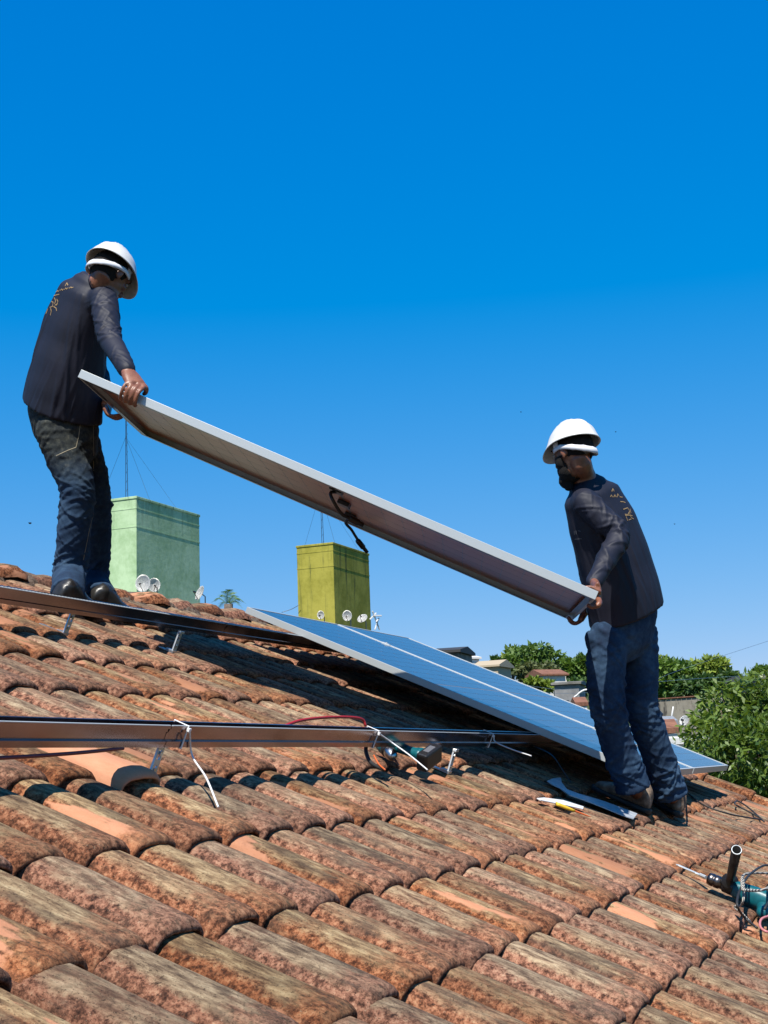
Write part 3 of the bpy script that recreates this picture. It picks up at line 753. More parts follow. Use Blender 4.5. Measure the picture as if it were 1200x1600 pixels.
def person(J, label, denim, shoe_mat, seed, beard_and_shade, facing, hf, hu, legstyle):
    rs = np.random.RandomState(seed); f = facing.normalized(); Z = Vector((0, 0, 1))
    p = thing('person', label, 'person', J['footL'][0].lerp(J['footR'][0], .5))
    hf = hf.normalized(); hu = (hu - hf * hu.dot(hf)).normalized(); hr = hf.cross(hu)
    up_ = (J['neck'] - J['pelvis']).normalized(); rt = f.cross(up_).normalized(); fr = up_.cross(rt).normalized()
    # --- body
    bm = B(); head(bm, J['head'], hf, hu, hr, J['neck'])
    eloft(bm, [(J['pelvis'] - up_ * .05, rt, fr, .13, .09), (J['pelvis'] + up_ * .1, rt, fr, .125, .085), (J['chest'], rt, fr, .14, .095), (J['neck'] - up_ * .05, rt, fr, .13, .06), (J['neck'], rt, fr, .06, .055)], 20, 4)
    for sd in 'LR':
        sh, el, wr = J['sh' + sd], J['el' + sd], J['wr' + sd]
        tube(bm, [sh, el, wr], [.042, .036, .025], 14, 6, round_=True)
        tube(bm, [J['hip' + sd], J['kn' + sd], J['an' + sd]], [.07, .05, .036], 14, 6, round_=True)
        tube(bm, [J['an' + sd], J['foot' + sd][0] + (J['foot' + sd][1] - J['foot' + sd][0]) * .22 + ND * .06], [.036, .030], 12, 3, round_=True)
        hand(bm, wr, *J['hand' + sd])
    me = remesh(bm, .0048, 3, .5); finish(me, 'body', M_SKIN, p)
    # --- shirt
    bm = B()
    T = J['torso']
    eloft(bm, [(c, rt if a is None else a, fr if a is None else b, ra, rb) for c, a, b, ra, rb in T], 28, 5, 2.25)
    for sd in 'LR':
        sh, el, wr = J['sh' + sd], J['el' + sd], J['wr' + sd]
        tube(bm, [sh.lerp(J['chest'], .25), sh, sh.lerp(el, .5), el, el.lerp(wr, .55), wr - (wr - el).normalized() * .012], [.068, .060, .058, .051, .043, .034], 18, 5, round_=True)
        ell(bm, wr - (wr - el).normalized() * .014, frame((wr - el).normalized()) + ((wr - el).normalized(),), (.035, .035, .014))
    me = remesh(bm, .006, 6, .5); V, N_ = vn(me)
    cen = J['chest'].lerp(J['pelvis'], .5)
    d = dragfolds(V, N_, cen, fr, up_, rs, 70, .0052, -.30, .26)
    for sd in 'LR':
        sh, el, wr = J['sh' + sd], J['el' + sd], J['wr' + sd]; L1 = (el - sh).length; L2 = (wr - el).length
        d += limbfolds(V, [sh, el, wr], .055, f, 1, 70, .0052, rs, [(L1, .06, 1), (L1 * .45, .06, .8), (L1 * .8, .05, .8), (L1 + L2 * .75, .05, .6), (L1 * .15, .05, .5)])
    displace(me, V, N_, d); sh_o = finish(me, 'shirt', M_SHIRT, p)
    # hem and collar edge
    # --- jeans
    bm = B()
    eloft(bm, J['seat'](rt, fr), 28, 4, 2.3)
    for sd in 'LR':
        hp_, kn, an = J['hip' + sd], J['kn' + sd], J['an' + sd]
        ell(bm, hp_, (rt, fr, up_), (legstyle[0] * .99, legstyle[0] * .97, .10))
        tube(bm, [hp_, hp_.lerp(kn, .5) + J['thoff' + sd], kn, kn.lerp(an, .5) + J['caoff' + sd], an, (an + (an - kn).normalized() * .054) if J['ext'] > .07 else J['foot' + sd][0] + (J['foot' + sd][1] - J['foot' + sd][0]).normalized() * .062 + ND * J['ext']], legstyle, 20, 7, round_=False)
    if 'pocket' in J: ell(bm, J['pocket'], (rt, fr, up_), (.030, .030, .055))
    me = remesh(bm, .0062, 6, .5); V, N_ = vn(me); d = np.zeros(len(V))
    for sd in 'LR':
        hp_, kn, an = J['hip' + sd], J['kn' + sd], J['an' + sd]; L1 = (kn - hp_).length; L2 = (an - kn).length
        d += limbfolds(V, [hp_, kn, an + (an - kn).normalized() * .05], .085, f, 1, 170, .0050, rs, [(L1, .07, 1), (L1 + .06, .05, .8), (.06, .07, .7), (L1 + L2 * .92, .045, 1.3), (L1 + L2 * .6, .08, .6), (L1 * .5, .1, .5)])
    displace(me, V, N_, d); je = finish(me, 'jeans', denim, p)
    for sd in 'LR':
        h, t = J['foot' + sd]; shoe('boot', h, t, ND if 'flat' not in J else Z, p, shoe_mat)
    headextras(p, J['head'], hf, hu, hr, beard_and_shade); helmet(p, J['head'], hf, hu, hr)
    return p, sh_o, je

# ---- left worker
A = at
facL = cd(.74, -.10, .66)
n_, m_ = RT, FW
JL = dict(ext=.062, head=A(170, 430, 6.05), neck=A(150, 446, 6.13), chest=A(122, 505, 6.2), pelvis=A(97, 655, 6.28),
    shR=A(162, 468, 6.01), elR=A(171, 528, 5.84), wrR=A(199, 580, 5.62),
    shL=A(115, 462, 6.36), elL=A(146, 560, 6.46), wrL=A(168, 628, 6.28),
    hipR=A(88, 672, 6.18), knR=A(121, 765, 6.17), anR=A(110, 896, 6.2),
    hipL=A(118, 668, 6.36), knL=A(146, 768, 6.40), anL=A(146, 905, 6.50),
    thoffR=cd(-.0, 0, 0), caoffR=cd(.0, 0, 0), thoffL=cd(0, 0, 0), caoffL=cd(.01, 0, 0))
JL['torso'] = [(A(149, 430, 6.13), None, None, .066, .058), (A(145, 442, 6.13), None, None, .115, .075), (A(135, 464, 6.15), None, None, .182, .105), (A(118, 520, 6.2), None, None, .190, .135), (A(107, 570, 6.22), None, None, .185, .150), (A(100, 615, 6.25), None, None, .190, .165), (A(97, 643, 6.27), None, None, .197, .172)]
JL['seat'] = lambda rt, fr: [(A(99, 612, 6.26), rt, fr, .155, .13), (A(98, 628, 6.27), rt, fr, .165, .14), (A(99, 655, 6.27), rt, fr, .180, .155), (A(102, 690, 6.27), rt, fr, .165, .140), (A(108, 712, 6.27), rt, fr, .11, .10)]
fr_, fl_ = onroof(100, 948), onroof(160, 948)
JL['footR'] = (onroof(80, 947, .0), onroof(80, 947, .0) + cd(.62, 0, .7).normalized() * .27)
JL['footL'] = (onroof(132, 951, .0), onroof(132, 951, .0) + cd(.75, 0, .5).normalized() * .27)
for q in ('footR', 'footL'):
    h, t = JL[q]; t = t - ND * (t - h).dot(ND); JL[q] = (h, t)
kb = [.205 + .0225 * i for i in range(4)][::-1]
JL['handR'] = ([HP(-.010, b, .066) for b in kb], [[HP(-.034, b, .040), HP(-.030, b, .006), HP(-.010, b, -.016), HP(.006, b, -.012)] for b in kb],
               [JL['wrR'] + cd(.015, -.03, -.01), HP(.006, .270, .074), HP(.022, .280, .058), HP(.036, .272, .049)])
ka = [.575 + .0225 * i for i in range(4)]
JL['handL'] = ([HP(a, -.040, -.012) for a in ka], [[HP(a, -.016, -.030), HP(a, .012, -.030), HP(a, .034, -.014)] for a in ka],
               [JL['wrL'] + cd(.01, 0, 0), HP(.54, -.04, .03), HP(.54, -.01, .055), HP(.55, .03, .048)])
pl, shl, jel = person(JL, 'left worker in white helmet and dusty jeans holding the high end of the panel', M_DENIM_A, M_LEATHER, 11, False,
    facL, cd(.43, -.60, .67), cd(.30, .72, .60), [.095, .090, .078, .075, .072, .076])
def z1(pts): return [(x / 4, 340 + y / 4) for x, y in pts]
strokes(shl, 'back_print', [z1([(352, 466), (360, 456), (366, 463), (374, 452)]), z1([(378, 456), (388, 446), (392, 456), (400, 446)]), z1([(404, 452), (412, 440), (418, 448), (428, 438)]), z1([(432, 444), (444, 434), (448, 440), (460, 436)]),
    z1([(408, 430), (418, 408), (426, 424)]), z1([(334, 490), (352, 484), (372, 480)]),
    z1([(305, 545), (318, 522), (334, 530), (330, 556), (312, 562)]), z1([(340, 500), (350, 520), (342, 540)]), z1([(300, 570), (288, 602)]), z1([(318, 566), (322, 586), (316, 612)]), z1([(336, 556), (352, 566), (356, 584)]), z1([(300, 548), (290, 556), (286, 574)]), z1([(344, 548), (362, 540)]), z1([(322, 520), (312, 506)]), z1([(356, 510), (364, 524), (352, 552)])], .0022, M_GOLD, shl)
def z2(pts): return [(x / 4, 600 + y / 4) for x, y in pts]
strokes(jel, 'seam', [z2([(505, 185), (502, 240), (492, 320), (474, 396), (430, 412), (352, 448)]), z2([(584, 200), (582, 300), (584, 420), (584, 540)]), z2([(590, 780), (560, 900), (520, 1100)])], .0014, M_STITCH, jel)

# ---- right worker
facR = cd(-.70, -.12, .70)
JR = dict(ext=.082, head=A(897, 708, 6.04), neck=A(914, 758, 6.10), chest=A(938, 815, 6.12), pelvis=A(982, 980, 6.16),
    shL=A(913, 784, 5.98), elL=A(966, 836, 5.90), wrL=A(928, 913, 5.70),
    shR=A(934, 772, 6.26), elR=A(936, 850, 6.30), wrR=A(922, 940, 6.26),
    hipL=A(952, 998, 6.06), knL=A(950, 1100, 6.02), anL=A(984, 1214, 6.08),
    hipR=A(997, 990, 6.24), knR=A(1003, 1105, 6.22), anR=A(1043, 1226, 6.30),
    thoffL=cd(-.012, 0, 0), caoffL=cd(-.012, 0, 0), thoffR=cd(-.0, 0, 0), caoffR=cd(0, 0, 0))
JR['torso'] = [(A(912, 746, 6.10), None, None, .062, .058), (A(918, 758, 6.10), None, None, .100, .07), (A(926, 778, 6.10), None, None, .165, .095), (A(944, 825, 6.12), None, None, .185, .125), (A(961, 880, 6.14), None, None, .190, .140), (A(974, 930, 6.15), None, None, .195, .148), (A(980, 962, 6.16), None, None, .198, .150)]
JR['seat'] = lambda rt, fr: [(A(974, 925, 6.16), rt, fr, .155, .115), (A(977, 950, 6.16), rt, fr, .165, .125), (A(977, 975, 6.16), rt, fr, .172, .130), (A(975, 1005, 6.16), rt, fr, .155, .120), (A(973, 1030, 6.16), rt, fr, .105, .09)]
JR['pocket'] = A(925, 1003, 6.03)
hL = onroof(1010, 1272, .0); hR = onroof(1058, 1276, .0)
JR['footL'] = (hL, onroof(946, 1243, .0)); JR['footR'] = (hR, hR + (cd(-.45, 0, .9) - ND * cd(-.45, 0, .9).dot(ND)).normalized() * .27)
d_ = JR['footL'][1] - hL; JR['footL'] = (hL, hL + d_.normalized() * .275)
ka = [.20 + .0225 * i for i in range(4)]
JR['handL'] = ([HP(a, PL + .014, .062) for a in ka], [[HP(a, PL - .018, .066), HP(a, PL - .042, .056), HP(a, PL - .058, .044)] for a in ka],
               [JR['wrL'] + cd(-.01, -.02, -.01), HP(.18, PL + .03, .02), HP(.17, PL + .016, -.008), HP(.165, PL - .006, -.012)])
ka = [.90 + .0225 * i for i in range(4)]
JR['handR'] = ([HP(a, PL + .026, -.004) for a in ka], [[HP(a, PL + .010, -.024), HP(a, PL - .012, -.024), HP(a, PL - .030, -.012)] for a in ka],
               [JR['wrR'] + cd(-.01, -.01, 0), HP(.87, PL + .025, .03), HP(.87, PL + .012, .054), HP(.88, PL - .03, .048)])
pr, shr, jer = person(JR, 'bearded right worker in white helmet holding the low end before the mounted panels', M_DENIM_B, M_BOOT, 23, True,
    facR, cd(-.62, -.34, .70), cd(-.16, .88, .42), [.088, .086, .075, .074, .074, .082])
def z3(pts): return [(800 + x / 4, 620 + y / 4) for x, y in pts]
strokes(shr, 'back_print', [z3([(622, 592), (630, 574), (636, 592)]), z3([(614, 626), (620, 614), (628, 628)]), z3([(634, 628), (642, 612), (648, 628)]), z3([(654, 628), (660, 606), (668, 622)]), z3([(672, 626), (690, 628)]), z3([(676, 656), (692, 656), (708, 662)]),
    z3([(694, 704), (722, 694), (734, 716), (722, 738), (704, 734)]), z3([(706, 742), (728, 740), (752, 744)]), z3([(712, 748), (722, 776)]), z3([(730, 720), (744, 756), (760, 764)]), z3([(736, 700), (742, 728)]), z3([(728, 770), (744, 764)])], .0022, M_GOLD, shr)
strokes(shr, 'front_print', [z3([(390, 838), (392, 862)]), z3([(400, 836), (404, 860)]), z3([(414, 836), (430, 840)]), z3([(392, 890), (412, 888), (436, 886)])], .0015, M_GREYPRINT, shr)


# ================================================================== TIES, CABLES AND TOOLS ON THE ROOF
def wire(name, pts, r, m, label, cat, group=None, n=6):
    bm = B(); tube(bm, pts, r, 8, n); return setp(obj(name, bm, m, None, True), label, cat, group)
def ziptie(label, s, tail):
    bm = B(); a, b = TLW - .020, TLW + .0245
    loop = [roof(s, a, .075), roof(s, a, .137), roof(s + .002, b, .137), roof(s + .002, b, .075), roof(s, a, .075)]
    tube(bm, loop, .0028, 6, 1)
    z = thing('cable_tie', label, 'cable tie', roof(s, TLW, .137), 'cable ties round the lower rail')
    obj('loop', bm, M_WHITEP, z)
    bm = B(); box(bm, roof(s + .002, b + .004, .128), (VD, TD, ND), (.011, .009, .010), .001); obj('lock', bm, M_WHITEP, z)
    bm = B(); tube(bm, [roof(s + .002, b + .006, .128)] + tail, .0026, 6, 6); obj('tail', bm, M_WHITEP, z)
ziptie('white cable tie whose long tail reaches down from the lower rail onto tiles at left', -3.24, [at(300, 1180, 3.62), at(322, 1215, 3.50), at(341, 1261, 3.40)])
ziptie('white cable tie on the lower rail just above the cordless drill', -1.97, [at(612, 1160, 4.80), at(640, 1180, 4.74), at(668, 1203, 4.66)])
ziptie('white cable tie on the dark part of the lower rail, right of the drill', -.72, [at(775, 1160, 5.85), at(803, 1172, 5.75), at(830, 1181, 5.65)])
wire('dark_wire', [roof(-.05, TLW + .025, .08), at(862, 1180, 6.05), at(880, 1205, 5.95), at(892, 1223, 5.9)], .003, M_RUBBER, 'thin dark wire hanging from the shaded end of the lower rail', 'wire')
wire('red_cable', [roof(-2.62, TLW - .03, .115), roof(-2.45, TLW - .045, .140), roof(-2.2, TLW - .055, .152), roof(-2.0, TLW - .045, .155), roof(-1.97, TLW - .028, .135)], .005, M_RED, 'short bright red cable lying behind the lower rail above the cordless drill', 'cable')
wire('dark_red_cable', [roof(-4.9, TLW + .04, .045), roof(-4.1, TLW + .036, .057), roof(-3.75, TLW + .03, .065), roof(-3.5, TLW + .02, .074)], .0045, M_DRED, 'dark red cable under the lower rail at the left edge', 'cable')
wire('twin_cable', [at(573, 1158, 4.76), at(572, 1175, 4.72), at(580, 1192, 4.66), at(600, 1203, 4.60)], .007, M_RUBBER, 'black cable hooked below the lower rail beside the cordless drill', 'cable')
wire('orange_wire', [at(584, 1180, 4.66), at(592, 1194, 4.62), at(602, 1203, 4.58)], .003, M_ORANGE, 'short orange wire beside the black cable left of the cordless drill', 'wire')

# cordless drill behind the lower rail
D = 5.0
cdr = thing('cordless_drill', 'teal and black cordless drill lying on the tiles below the lower rail', 'drill', onroof(625, 1205))
c0 = at(606, 1172, 5.04); ax_ = (at(621, 1193, 4.94) - c0).normalized()
bm = B(); lathe(bm, c0 - ax_ * .11, ax_, [(0, .018), (.006, .028), (.05, .031), (.085, .030), (.10, .026)], 18); obj('motor_housing', bm, M_TEAL, cdr, True)
bm = B(); lathe(bm, c0 - ax_ * .012, ax_, [(0, .025), (.005, .027), (.02, .027), (.024, .022)], 18); obj('torque_collar', bm, M_BLACK, cdr, True)
bm = B(); lathe(bm, c0 + ax_ * .01, ax_, [(0, .021), (.006, .023), (.03, .023), (.034, .0205), (.045, .019), (.058, .010)], 18); obj('chuck', bm, M_STEEL, cdr, True)
bm = B(); lathe(bm, c0 + ax_ * .066, ax_, [(0, .0045), (.035, .0045), (.04, .003), (.055, .003), (.058, .001)], 8); obj('bit', bm, M_DSTEEL, cdr)
h0 = c0 - ax_ * .06; h1 = at(660, 1180, 5.0)
ha = (h1 - h0).normalized(); hb = (ax_ - ha * ax_.dot(ha)).normalized(); hc_ = ha.cross(hb)
bm = B(); eloft(bm, [(h0, hb, hc_, .026, .020), (h0.lerp(h1, .3), hb, hc_, .019, .017), (h0.lerp(h1, .7), hb, hc_, .020, .017), (h1, hb, hc_, .030, .024)], 18, 4); obj('handle', bm, M_TEAL, cdr, True)
bm = B(); box(bm, h1 + ha * .030, (hb, hc_, ha), (.110, .066, .045), .008); b_o = obj('battery', bm, M_BLACK, cdr)
bm = B(); box(bm, h1 + ha * .030 - hc_ * .0335, (hb, hc_, ha), (.05, .003, .024), .001); box(bm, h1 + ha * .030 + hc_ * .0335, (hb, hc_, ha), (.05, .003, .024), .001); obj('battery_label', bm, M_GREYPRINT, b_o)

# corded drill at the right edge
cr_ = thing('corded_drill', 'teal corded hammer drill with a black side handle lying at the right edge', 'drill', onroof(1130, 1400))
c0 = onroof(1106, 1372, .028); c1_ = onroof(1205, 1412, .040); ax_ = (c1_ - c0).normalized(); up3 = (ND - ax_ * ND.dot(ax_)).normalized(); sd3 = ax_.cross(up3)
bit0 = onroof(1056, 1350, .012); bd = (bit0 - c0)
bm = B(); n = 40; rings = []
ba, bb = frame(bd.normalized())
for i in range(n + 1):
    q = c0 + bd * (.05 + .95 * i / n); r_ = .0038 if i < n - 3 else .0038 - (i - n + 3) * .0011; tw = i * .75 if i > 8 else 0
    rings.append([bm.verts.new(q + (ba * math.cos(a + tw) + bb * math.sin(a + tw) * (.45 if i > 8 else 1)) * r_ * 1.7) for a in [k * math.pi / 4 for k in range(8)]])
skin(bm, rings); obj('drill_bit', bm, M_FRAME, cr_)
bm = B(); lathe(bm, c0, ax_, [(0, .013), (.003, .020), (.012, .0225), (.022, .0225), (.024, .0205), (.027, .0205), (.029, .0225), (.044, .0225), (.047, .019), (.06, .019)], 20); obj('chuck', bm, M_DSTEEL, cr_, True)
bm = B(); lathe(bm, c0 + ax_ * .058, ax_, [(0, .021), (.004, .025), (.04, .027), (.044, .024)], 20); obj('gear_case', bm, M_BLACK, cr_, True)
bm = B(); eloft(bm, [(c0 + ax_ * .098, sd3, up3, .024, .026), (c0 + ax_ * .115, sd3, up3, .029, .031), (c0 + ax_ * .18, sd3, up3, .032, .036), (c0 + ax_ * .26, sd3, up3, .031, .035), (c0 + ax_ * .30, sd3, up3, .022, .026)], 20, 4, 2.6); hs_ = obj('motor_housing', bm, M_TEAL, cr_, True)
bm = B()
for k in range(4): lathe(bm, c0 + ax_ * (.15 + .03 * k) + up3 * .016 - sd3 * .0285, -sd3, [(0, .004), (.004, .0035)], 8)
obj('screw', bm, M_BLACK, hs_)
g0 = c0 + ax_ * .21 - up3 * .02; g1 = g0 + sd3 * .13 + ax_ * .04
bm = B(); tube(bm, [g0, g0.lerp(g1, .5), g1], [.022, .020, .023], 14, 4, round_=True); obj('grip', bm, M_TEAL, cr_, True)
hb0 = c0 + ax_ * .078 + up3 * .012; hv = (at(1151, 1328, 4.62) - hb0); hl_ = hv.length; hv.normalize()
bm = B(); lathe(bm, hb0, hv, [(0, .012), (.010, .030), (.013, .031), (.018, .030), (.022, .016), (.05, .0155), (hl_, .0175), (hl_, .0145), (hl_ * .6, .013)], 22, caps=True); obj('side_handle', bm, M_BLACK, cr_, True)
bm = B(); lathe(bm, hb0 + hv * (hl_ - .001), hv, [(0, .0180), (.003, .0175), (.0032, .0150), (0, .0145)], 22, caps=False); obj('handle_rim', bm, M_FRAME, cr_, True)
wire('looped_cord', [onroof(1195, 1420, .05), onroof(1215, 1380, .06), onroof(1200, 1352, .09), onroof(1172, 1366, .10), onroof(1156, 1392, .085), onroof(1152, 1415, .06), onroof(1164, 1434, .02), onroof(1183, 1450, .012)], .0042, M_RUBBER, 'black cord looped round the teal corded drill', 'cord')
wire('braided_cord', [onroof(1205, 1365, .03), onroof(1180, 1364, .08), onroof(1161, 1368, .105), onroof(1160, 1388, .10), onroof(1165, 1391, .10), onroof(1190, 1391, .095), onroof(1205, 1384, .08)], .0045, M_CORD, 'braided black and cream cord knotted over the corded drill', 'cord')
wire('knotted_string', [onroof(1161, 1370, .105), onroof(1162, 1400, .08), onroof(1158, 1414, .05), onroof(1148, 1417, .03), onroof(1160, 1428, .025), onroof(1172, 1440, .01)], .0040, M_CORD, 'pale knotted string hanging down before the corded drill', 'string')
wire('pink_cord', [onroof(1205, 1430, .03), onroof(1190, 1436, .02), onroof(1188, 1448, .012), onroof(1198, 1456, .012), onroof(1210, 1455, .012)], .0042, M_PINK, 'pink cord loop at the right edge below the corded drill', 'cord')
# cable from the right worker's feet
wire('black_cable', [at(1060, 1196, 6.36), at(1066, 1220, 6.40), onroof(1074, 1238, .02), onroof(1100, 1258, .008), onroof(1140, 1272, .012), onroof(1185, 1280, .008), onroof(1192, 1282, .008)], .0045, M_RUBBER, 'thin black cable running from the right worker\'s ankle across the tiles', 'cable')
wire('black_cable_loop', [onroof(1194, 1284, .01), onroof(1172, 1264, .012), onroof(1154, 1252, .015), onroof(1148, 1256, .02), onroof(1160, 1263, .012), onroof(1188, 1278, .008)], .0045, M_RUBBER, 'black cable end folded in a small loop on tiles by the right edge', 'cable')
# strips and pencil beside the right worker's boot
def strip(name, outline, h, th, m, label, cat):
    bm = B(); tp_ = [bm.verts.new(onroof(x, y, h)) for x, y in outline]; bt = [bm.verts.new(v.co - ND * th) for v in tp_]
    bm.faces.new(tp_); bm.faces.new(bt[::-1])
    for i in range(len(tp_)): j = (i + 1) % len(tp_); bm.faces.new((tp_[i], bt[i], bt[j], tp_[j]))
    bmesh.ops.recalc_face_normals(bm, faces=bm.faces); return setp(obj(name, bm, m), label, cat)
strip('metal_strip', [(855, 1220), (864, 1216), (876, 1215), (878, 1223), (886, 1233), (905, 1240), (942, 1251), (980, 1265), (996, 1271), (990, 1279), (974, 1274), (940, 1260), (908, 1248), (890, 1242), (875, 1231), (862, 1225)], .014, .004, M_FILM, 'pale blue metal strip with a hooked end beside the right worker\'s boot', 'metal strip')
strip('plastic_strip', [(839, 1247), (850, 1246), (880, 1250), (912, 1260), (911, 1264), (880, 1257), (845, 1250)], .010, .003, M_WHITEP, 'thin white plastic strip lying on the tiles left of the yellow tool', 'plastic strip')
yt = thing('marking_tool', 'small yellow marking tool with an orange tip on the tiles', 'tool', onroof(890, 1262))
bm = B(); p0, p1 = onroof(869, 1256, .016), onroof(898, 1267, .014); a = (p1 - p0).normalized(); bb = ND.cross(a)
eloft(bm, [(p0, bb, ND, .014, .007), (p0.lerp(p1, .5), bb, ND, .012, .007), (p1, bb, ND, .006, .005)], 14, 3, 3); obj('grip', bm, M_YELLOW, yt, True)
bm = B(); lathe(bm, p1 - a * .005, a, [(0, .0045), (.06, .003), (.075, .001)], 8); obj('tip', bm, M_ORANGE, yt)

# ================================================================== TOWERS BEYOND THE RIDGE
def b_tower(c1, c2, stain):
    def f(q):
        v = q.coord('Object'); n1 = q.noise(v, .9, 6, .65); n2 = q.noise(v, 5, 5, .6)
        c = q.ramp(q.math('ADD', q.math('MULTIPLY', n1, .75), q.math('MULTIPLY', n2, .25)), [(.40, c1), (.58, c2)])
        # rain streaks running down from the parapet: dark mildew
        st = q.coord('Object', (1.6, 1.6, .12)); s1 = q.noise(st, 2.6, 6, .7); sep = q.n('SeparateXYZ'); q.l(q.coord('Object'), sep.inputs[0])
        sm = q.mr(s1, .50, .66); top = q.mr(sep.outputs[2], stain[0], stain[1])
        c = q.mix(q.math('MULTIPLY', q.math('MULTIPLY', sm, top), stain[2]), c, (.035, .06, .03))
        e = q.noise(q.coord('Object', (2.2, 2.2, .25)), 3.5, 5, .7); em = q.math('MULTIPLY', q.mr(e, .52, .72), q.mr(sep.outputs[2], stain[1] - .15, stain[1] + .12))
        c = q.mix(em, c, (.02, .08, .05)); q.color(c); q.bump(n2, .25, .03)
    return f
def tower(name, label, pe, base_z, x_len, y_len, top_z, m, lines, mast):
    """pe = near vertical edge (x, y); walls run +y and -x from it"""
    t = thing(name, label, 'tower', (pe.x, pe.y, base_z))
    bm = B(); box(bm, (pe.x - x_len / 2, pe.y + y_len / 2, (top_z + base_z) / 2), AX, (x_len, y_len, top_z - base_z), .02); obj('wall', bm, m, t)
    bm = B(); box(bm, (pe.x - x_len / 2, pe.y + y_len / 2, top_z - .02), AX, (x_len + .06, y_len + .06, .10), .02); obj('coping', bm, m, t)
    for z in lines:
        bm = B()
        box(bm, (pe.x - x_len / 2, pe.y + y_len / 2, z), AX, (x_len + .02, y_len + .02, .045)); obj('string_course', bm, m, t)
    bm = B(); mb = Vector((pe.x - x_len * .35, pe.y + mast[0] * y_len, top_z)); mt = mb + Vector((0, 0, mast[1]))
    for dx in (0, .09): tube(bm, [mb + Vector((dx, 0, 0)), mt + Vector((dx * .3, 0, 0))], .012, 6, 1)
    for k in range(int(mast[1] / .35)): tube(bm, [mb + Vector((0, 0, k * .35)), mb + Vector((.09, 0, k * .35 + .17))], .006, 4, 1)
    ms = obj('antenna_mast', bm, M_DSTEEL, t)
    bm = B()
    for sx, sy in ((-.4, -.3), (.3, .55), (-.3, .6)):
        tube(bm, [mb + Vector((0, 0, mast[1] * .75)), Vector((mb.x + sx * 2, max(pe.y + .1, min(pe.y + y_len - .1, mb.y + sy * 5)), top_z))], .005, 4, 1)
    obj('guy_wire', bm, M_DSTEEL, ms)
    return t
def edge(x, y, d): return at(x, y, d)
M_GREEN = mat('green_paint', rough=.9, spec=.15, build=b_tower((.36, .53, .28), (.53, .71, .43), (7.2, 9.2, .3)))
M_LIME = mat('olive_paint', rough=.9, spec=.15, build=b_tower((.29, .27, .04), (.42, .38, .07), (4.5, 9.0, .85)))
d1 = 50.; e1 = at(213, 776, d1); d2 = 60.; e2 = at(520, 848, d2)
tower('green_tower', 'pale green water tower with two string courses, behind the left ridge', e1, -5.2, 2.4, 4.5, e1.z, M_GREEN, (e1.z - .42, e1.z - 1.10), (.13, 3.3))
tower('olive_tower', 'mossy yellow green water tower in the middle, behind the mounted panels', e2, -5.2, 1.78, 3.95, e2.z, M_LIME, (e2.z - .33, e2.z - 1.02), (-.0 + .05, 3.2))
M_CREAM = mat('block_plaster', rough=.9, build=b_noisecol(.8, [(.3, (.42, .43, .33)), (.7, (.58, .58, .46))], .2))
M_SLAB = mat('old_concrete', rough=.95, build=b_noisecol(1.2, [(.25, (.10, .09, .08)), (.5, (.27, .26, .23)), (.75, (.40, .38, .34))], .4, .03))
M_PANE = mat('window_pane', (.02, .03, .04), .08, spec=.8)
def block(label, c, sx, sy, top, m, floors=3):
    b = thing('apartment_building', label, 'building', (c[0], c[1], -5.2))
    bm = B(); box(bm, (c[0], c[1], (top - 5.2) / 2 - .1), AX, (sx, sy, top + 5.2 - .2)); obj('wall', bm, m, b)
    bm = B(); box(bm, (c[0], c[1], top), AX, (sx + .5, sy + .5, .25)); obj('roof', bm, M_SLAB, b)
    for fl in range(floors):
        z = -5.2 + 1.6 + fl * 2.9
        if z > top - .8: break
        for k in range(int(sx / 3)):
            x = c[0] - sx / 2 + 1.5 + k * 3
            bm = B(); box(bm, (x, c[1] - sy / 2 - .01, z), AX, (1.3, .08, 1.1)); w = obj('window', bm, M_PANE, b)
            bm = B(); box(bm, (x, c[1] - sy / 2 - .03, z - .62), AX, (1.5, .14, .1)); obj('sill', bm, M_SLAB, w)
    return b
b1z = at(262, 944, d1 - 1).z; block('flat roofed apartment block under the pale green tower', (e1.x - 3.5, e1.y + 2.0), 12, 8, b1z - .8, M_CREAM, 4)
b2z = at(640, 1035, d2 + 6).z; block('flat roofed apartment block under the olive tower', (e2.x - 3.5, e2.y + 1.6), 9, 8, b2z - .1, M_CREAM, 4)
M_DISH = mat('dish_enamel', (.72, .71, .68), .4)
def dish(label, px, py, d, dia, face, foot):
    c = at(px, py, d); n_ = face.normalized(); t = thing('satellite_dish', label, 'satellite dish', foot, 'satellite dishes by the towers')
    a, b = frame(n_); bm = B(); rings = []
    for k in range(7):
        r_ = dia / 2 * k / 6; z = .18 * dia * (k / 6) ** 2
        if k == 0: r_ = .005
        rings.append([bm.verts.new(c + n_ * z + a * math.cos(i * math.pi / 10) * r_ + b * math.sin(i * math.pi / 10) * r_ * 1.1) for i in range(20)])
    for r0, r1_ in zip(rings, rings[1:]):
        for i in range(20): bm.faces.new((r0[i], r0[(i + 1) % 20], r1_[(i + 1) % 20], r1_[i]))
    bmesh.ops.solidify(bm, geom=bm.faces[:], thickness=.015); obj('reflector', bm, M_DISH, t, True)
    bm = B(); tube(bm, [c - b * dia * .5 + n_ * .1 * dia, c + n_ * dia * .7 - b * dia * .1], .014, 6, 1); lathe(bm, c + n_ * dia * .66 - b * dia * .12, b * .2 + n_ * -1, [(0, .03), (.1, .035)], 8); obj('feed_arm', bm, M_DSTEEL, t)
    bm = B(); tube(bm, [foot, Vector((foot.x, foot.y, c.z - .1)), c - n_ * .02], .022, 6, 1); obj('mast', bm, M_DSTEEL, t)
tsun = cd(-.3, .35, -.8)
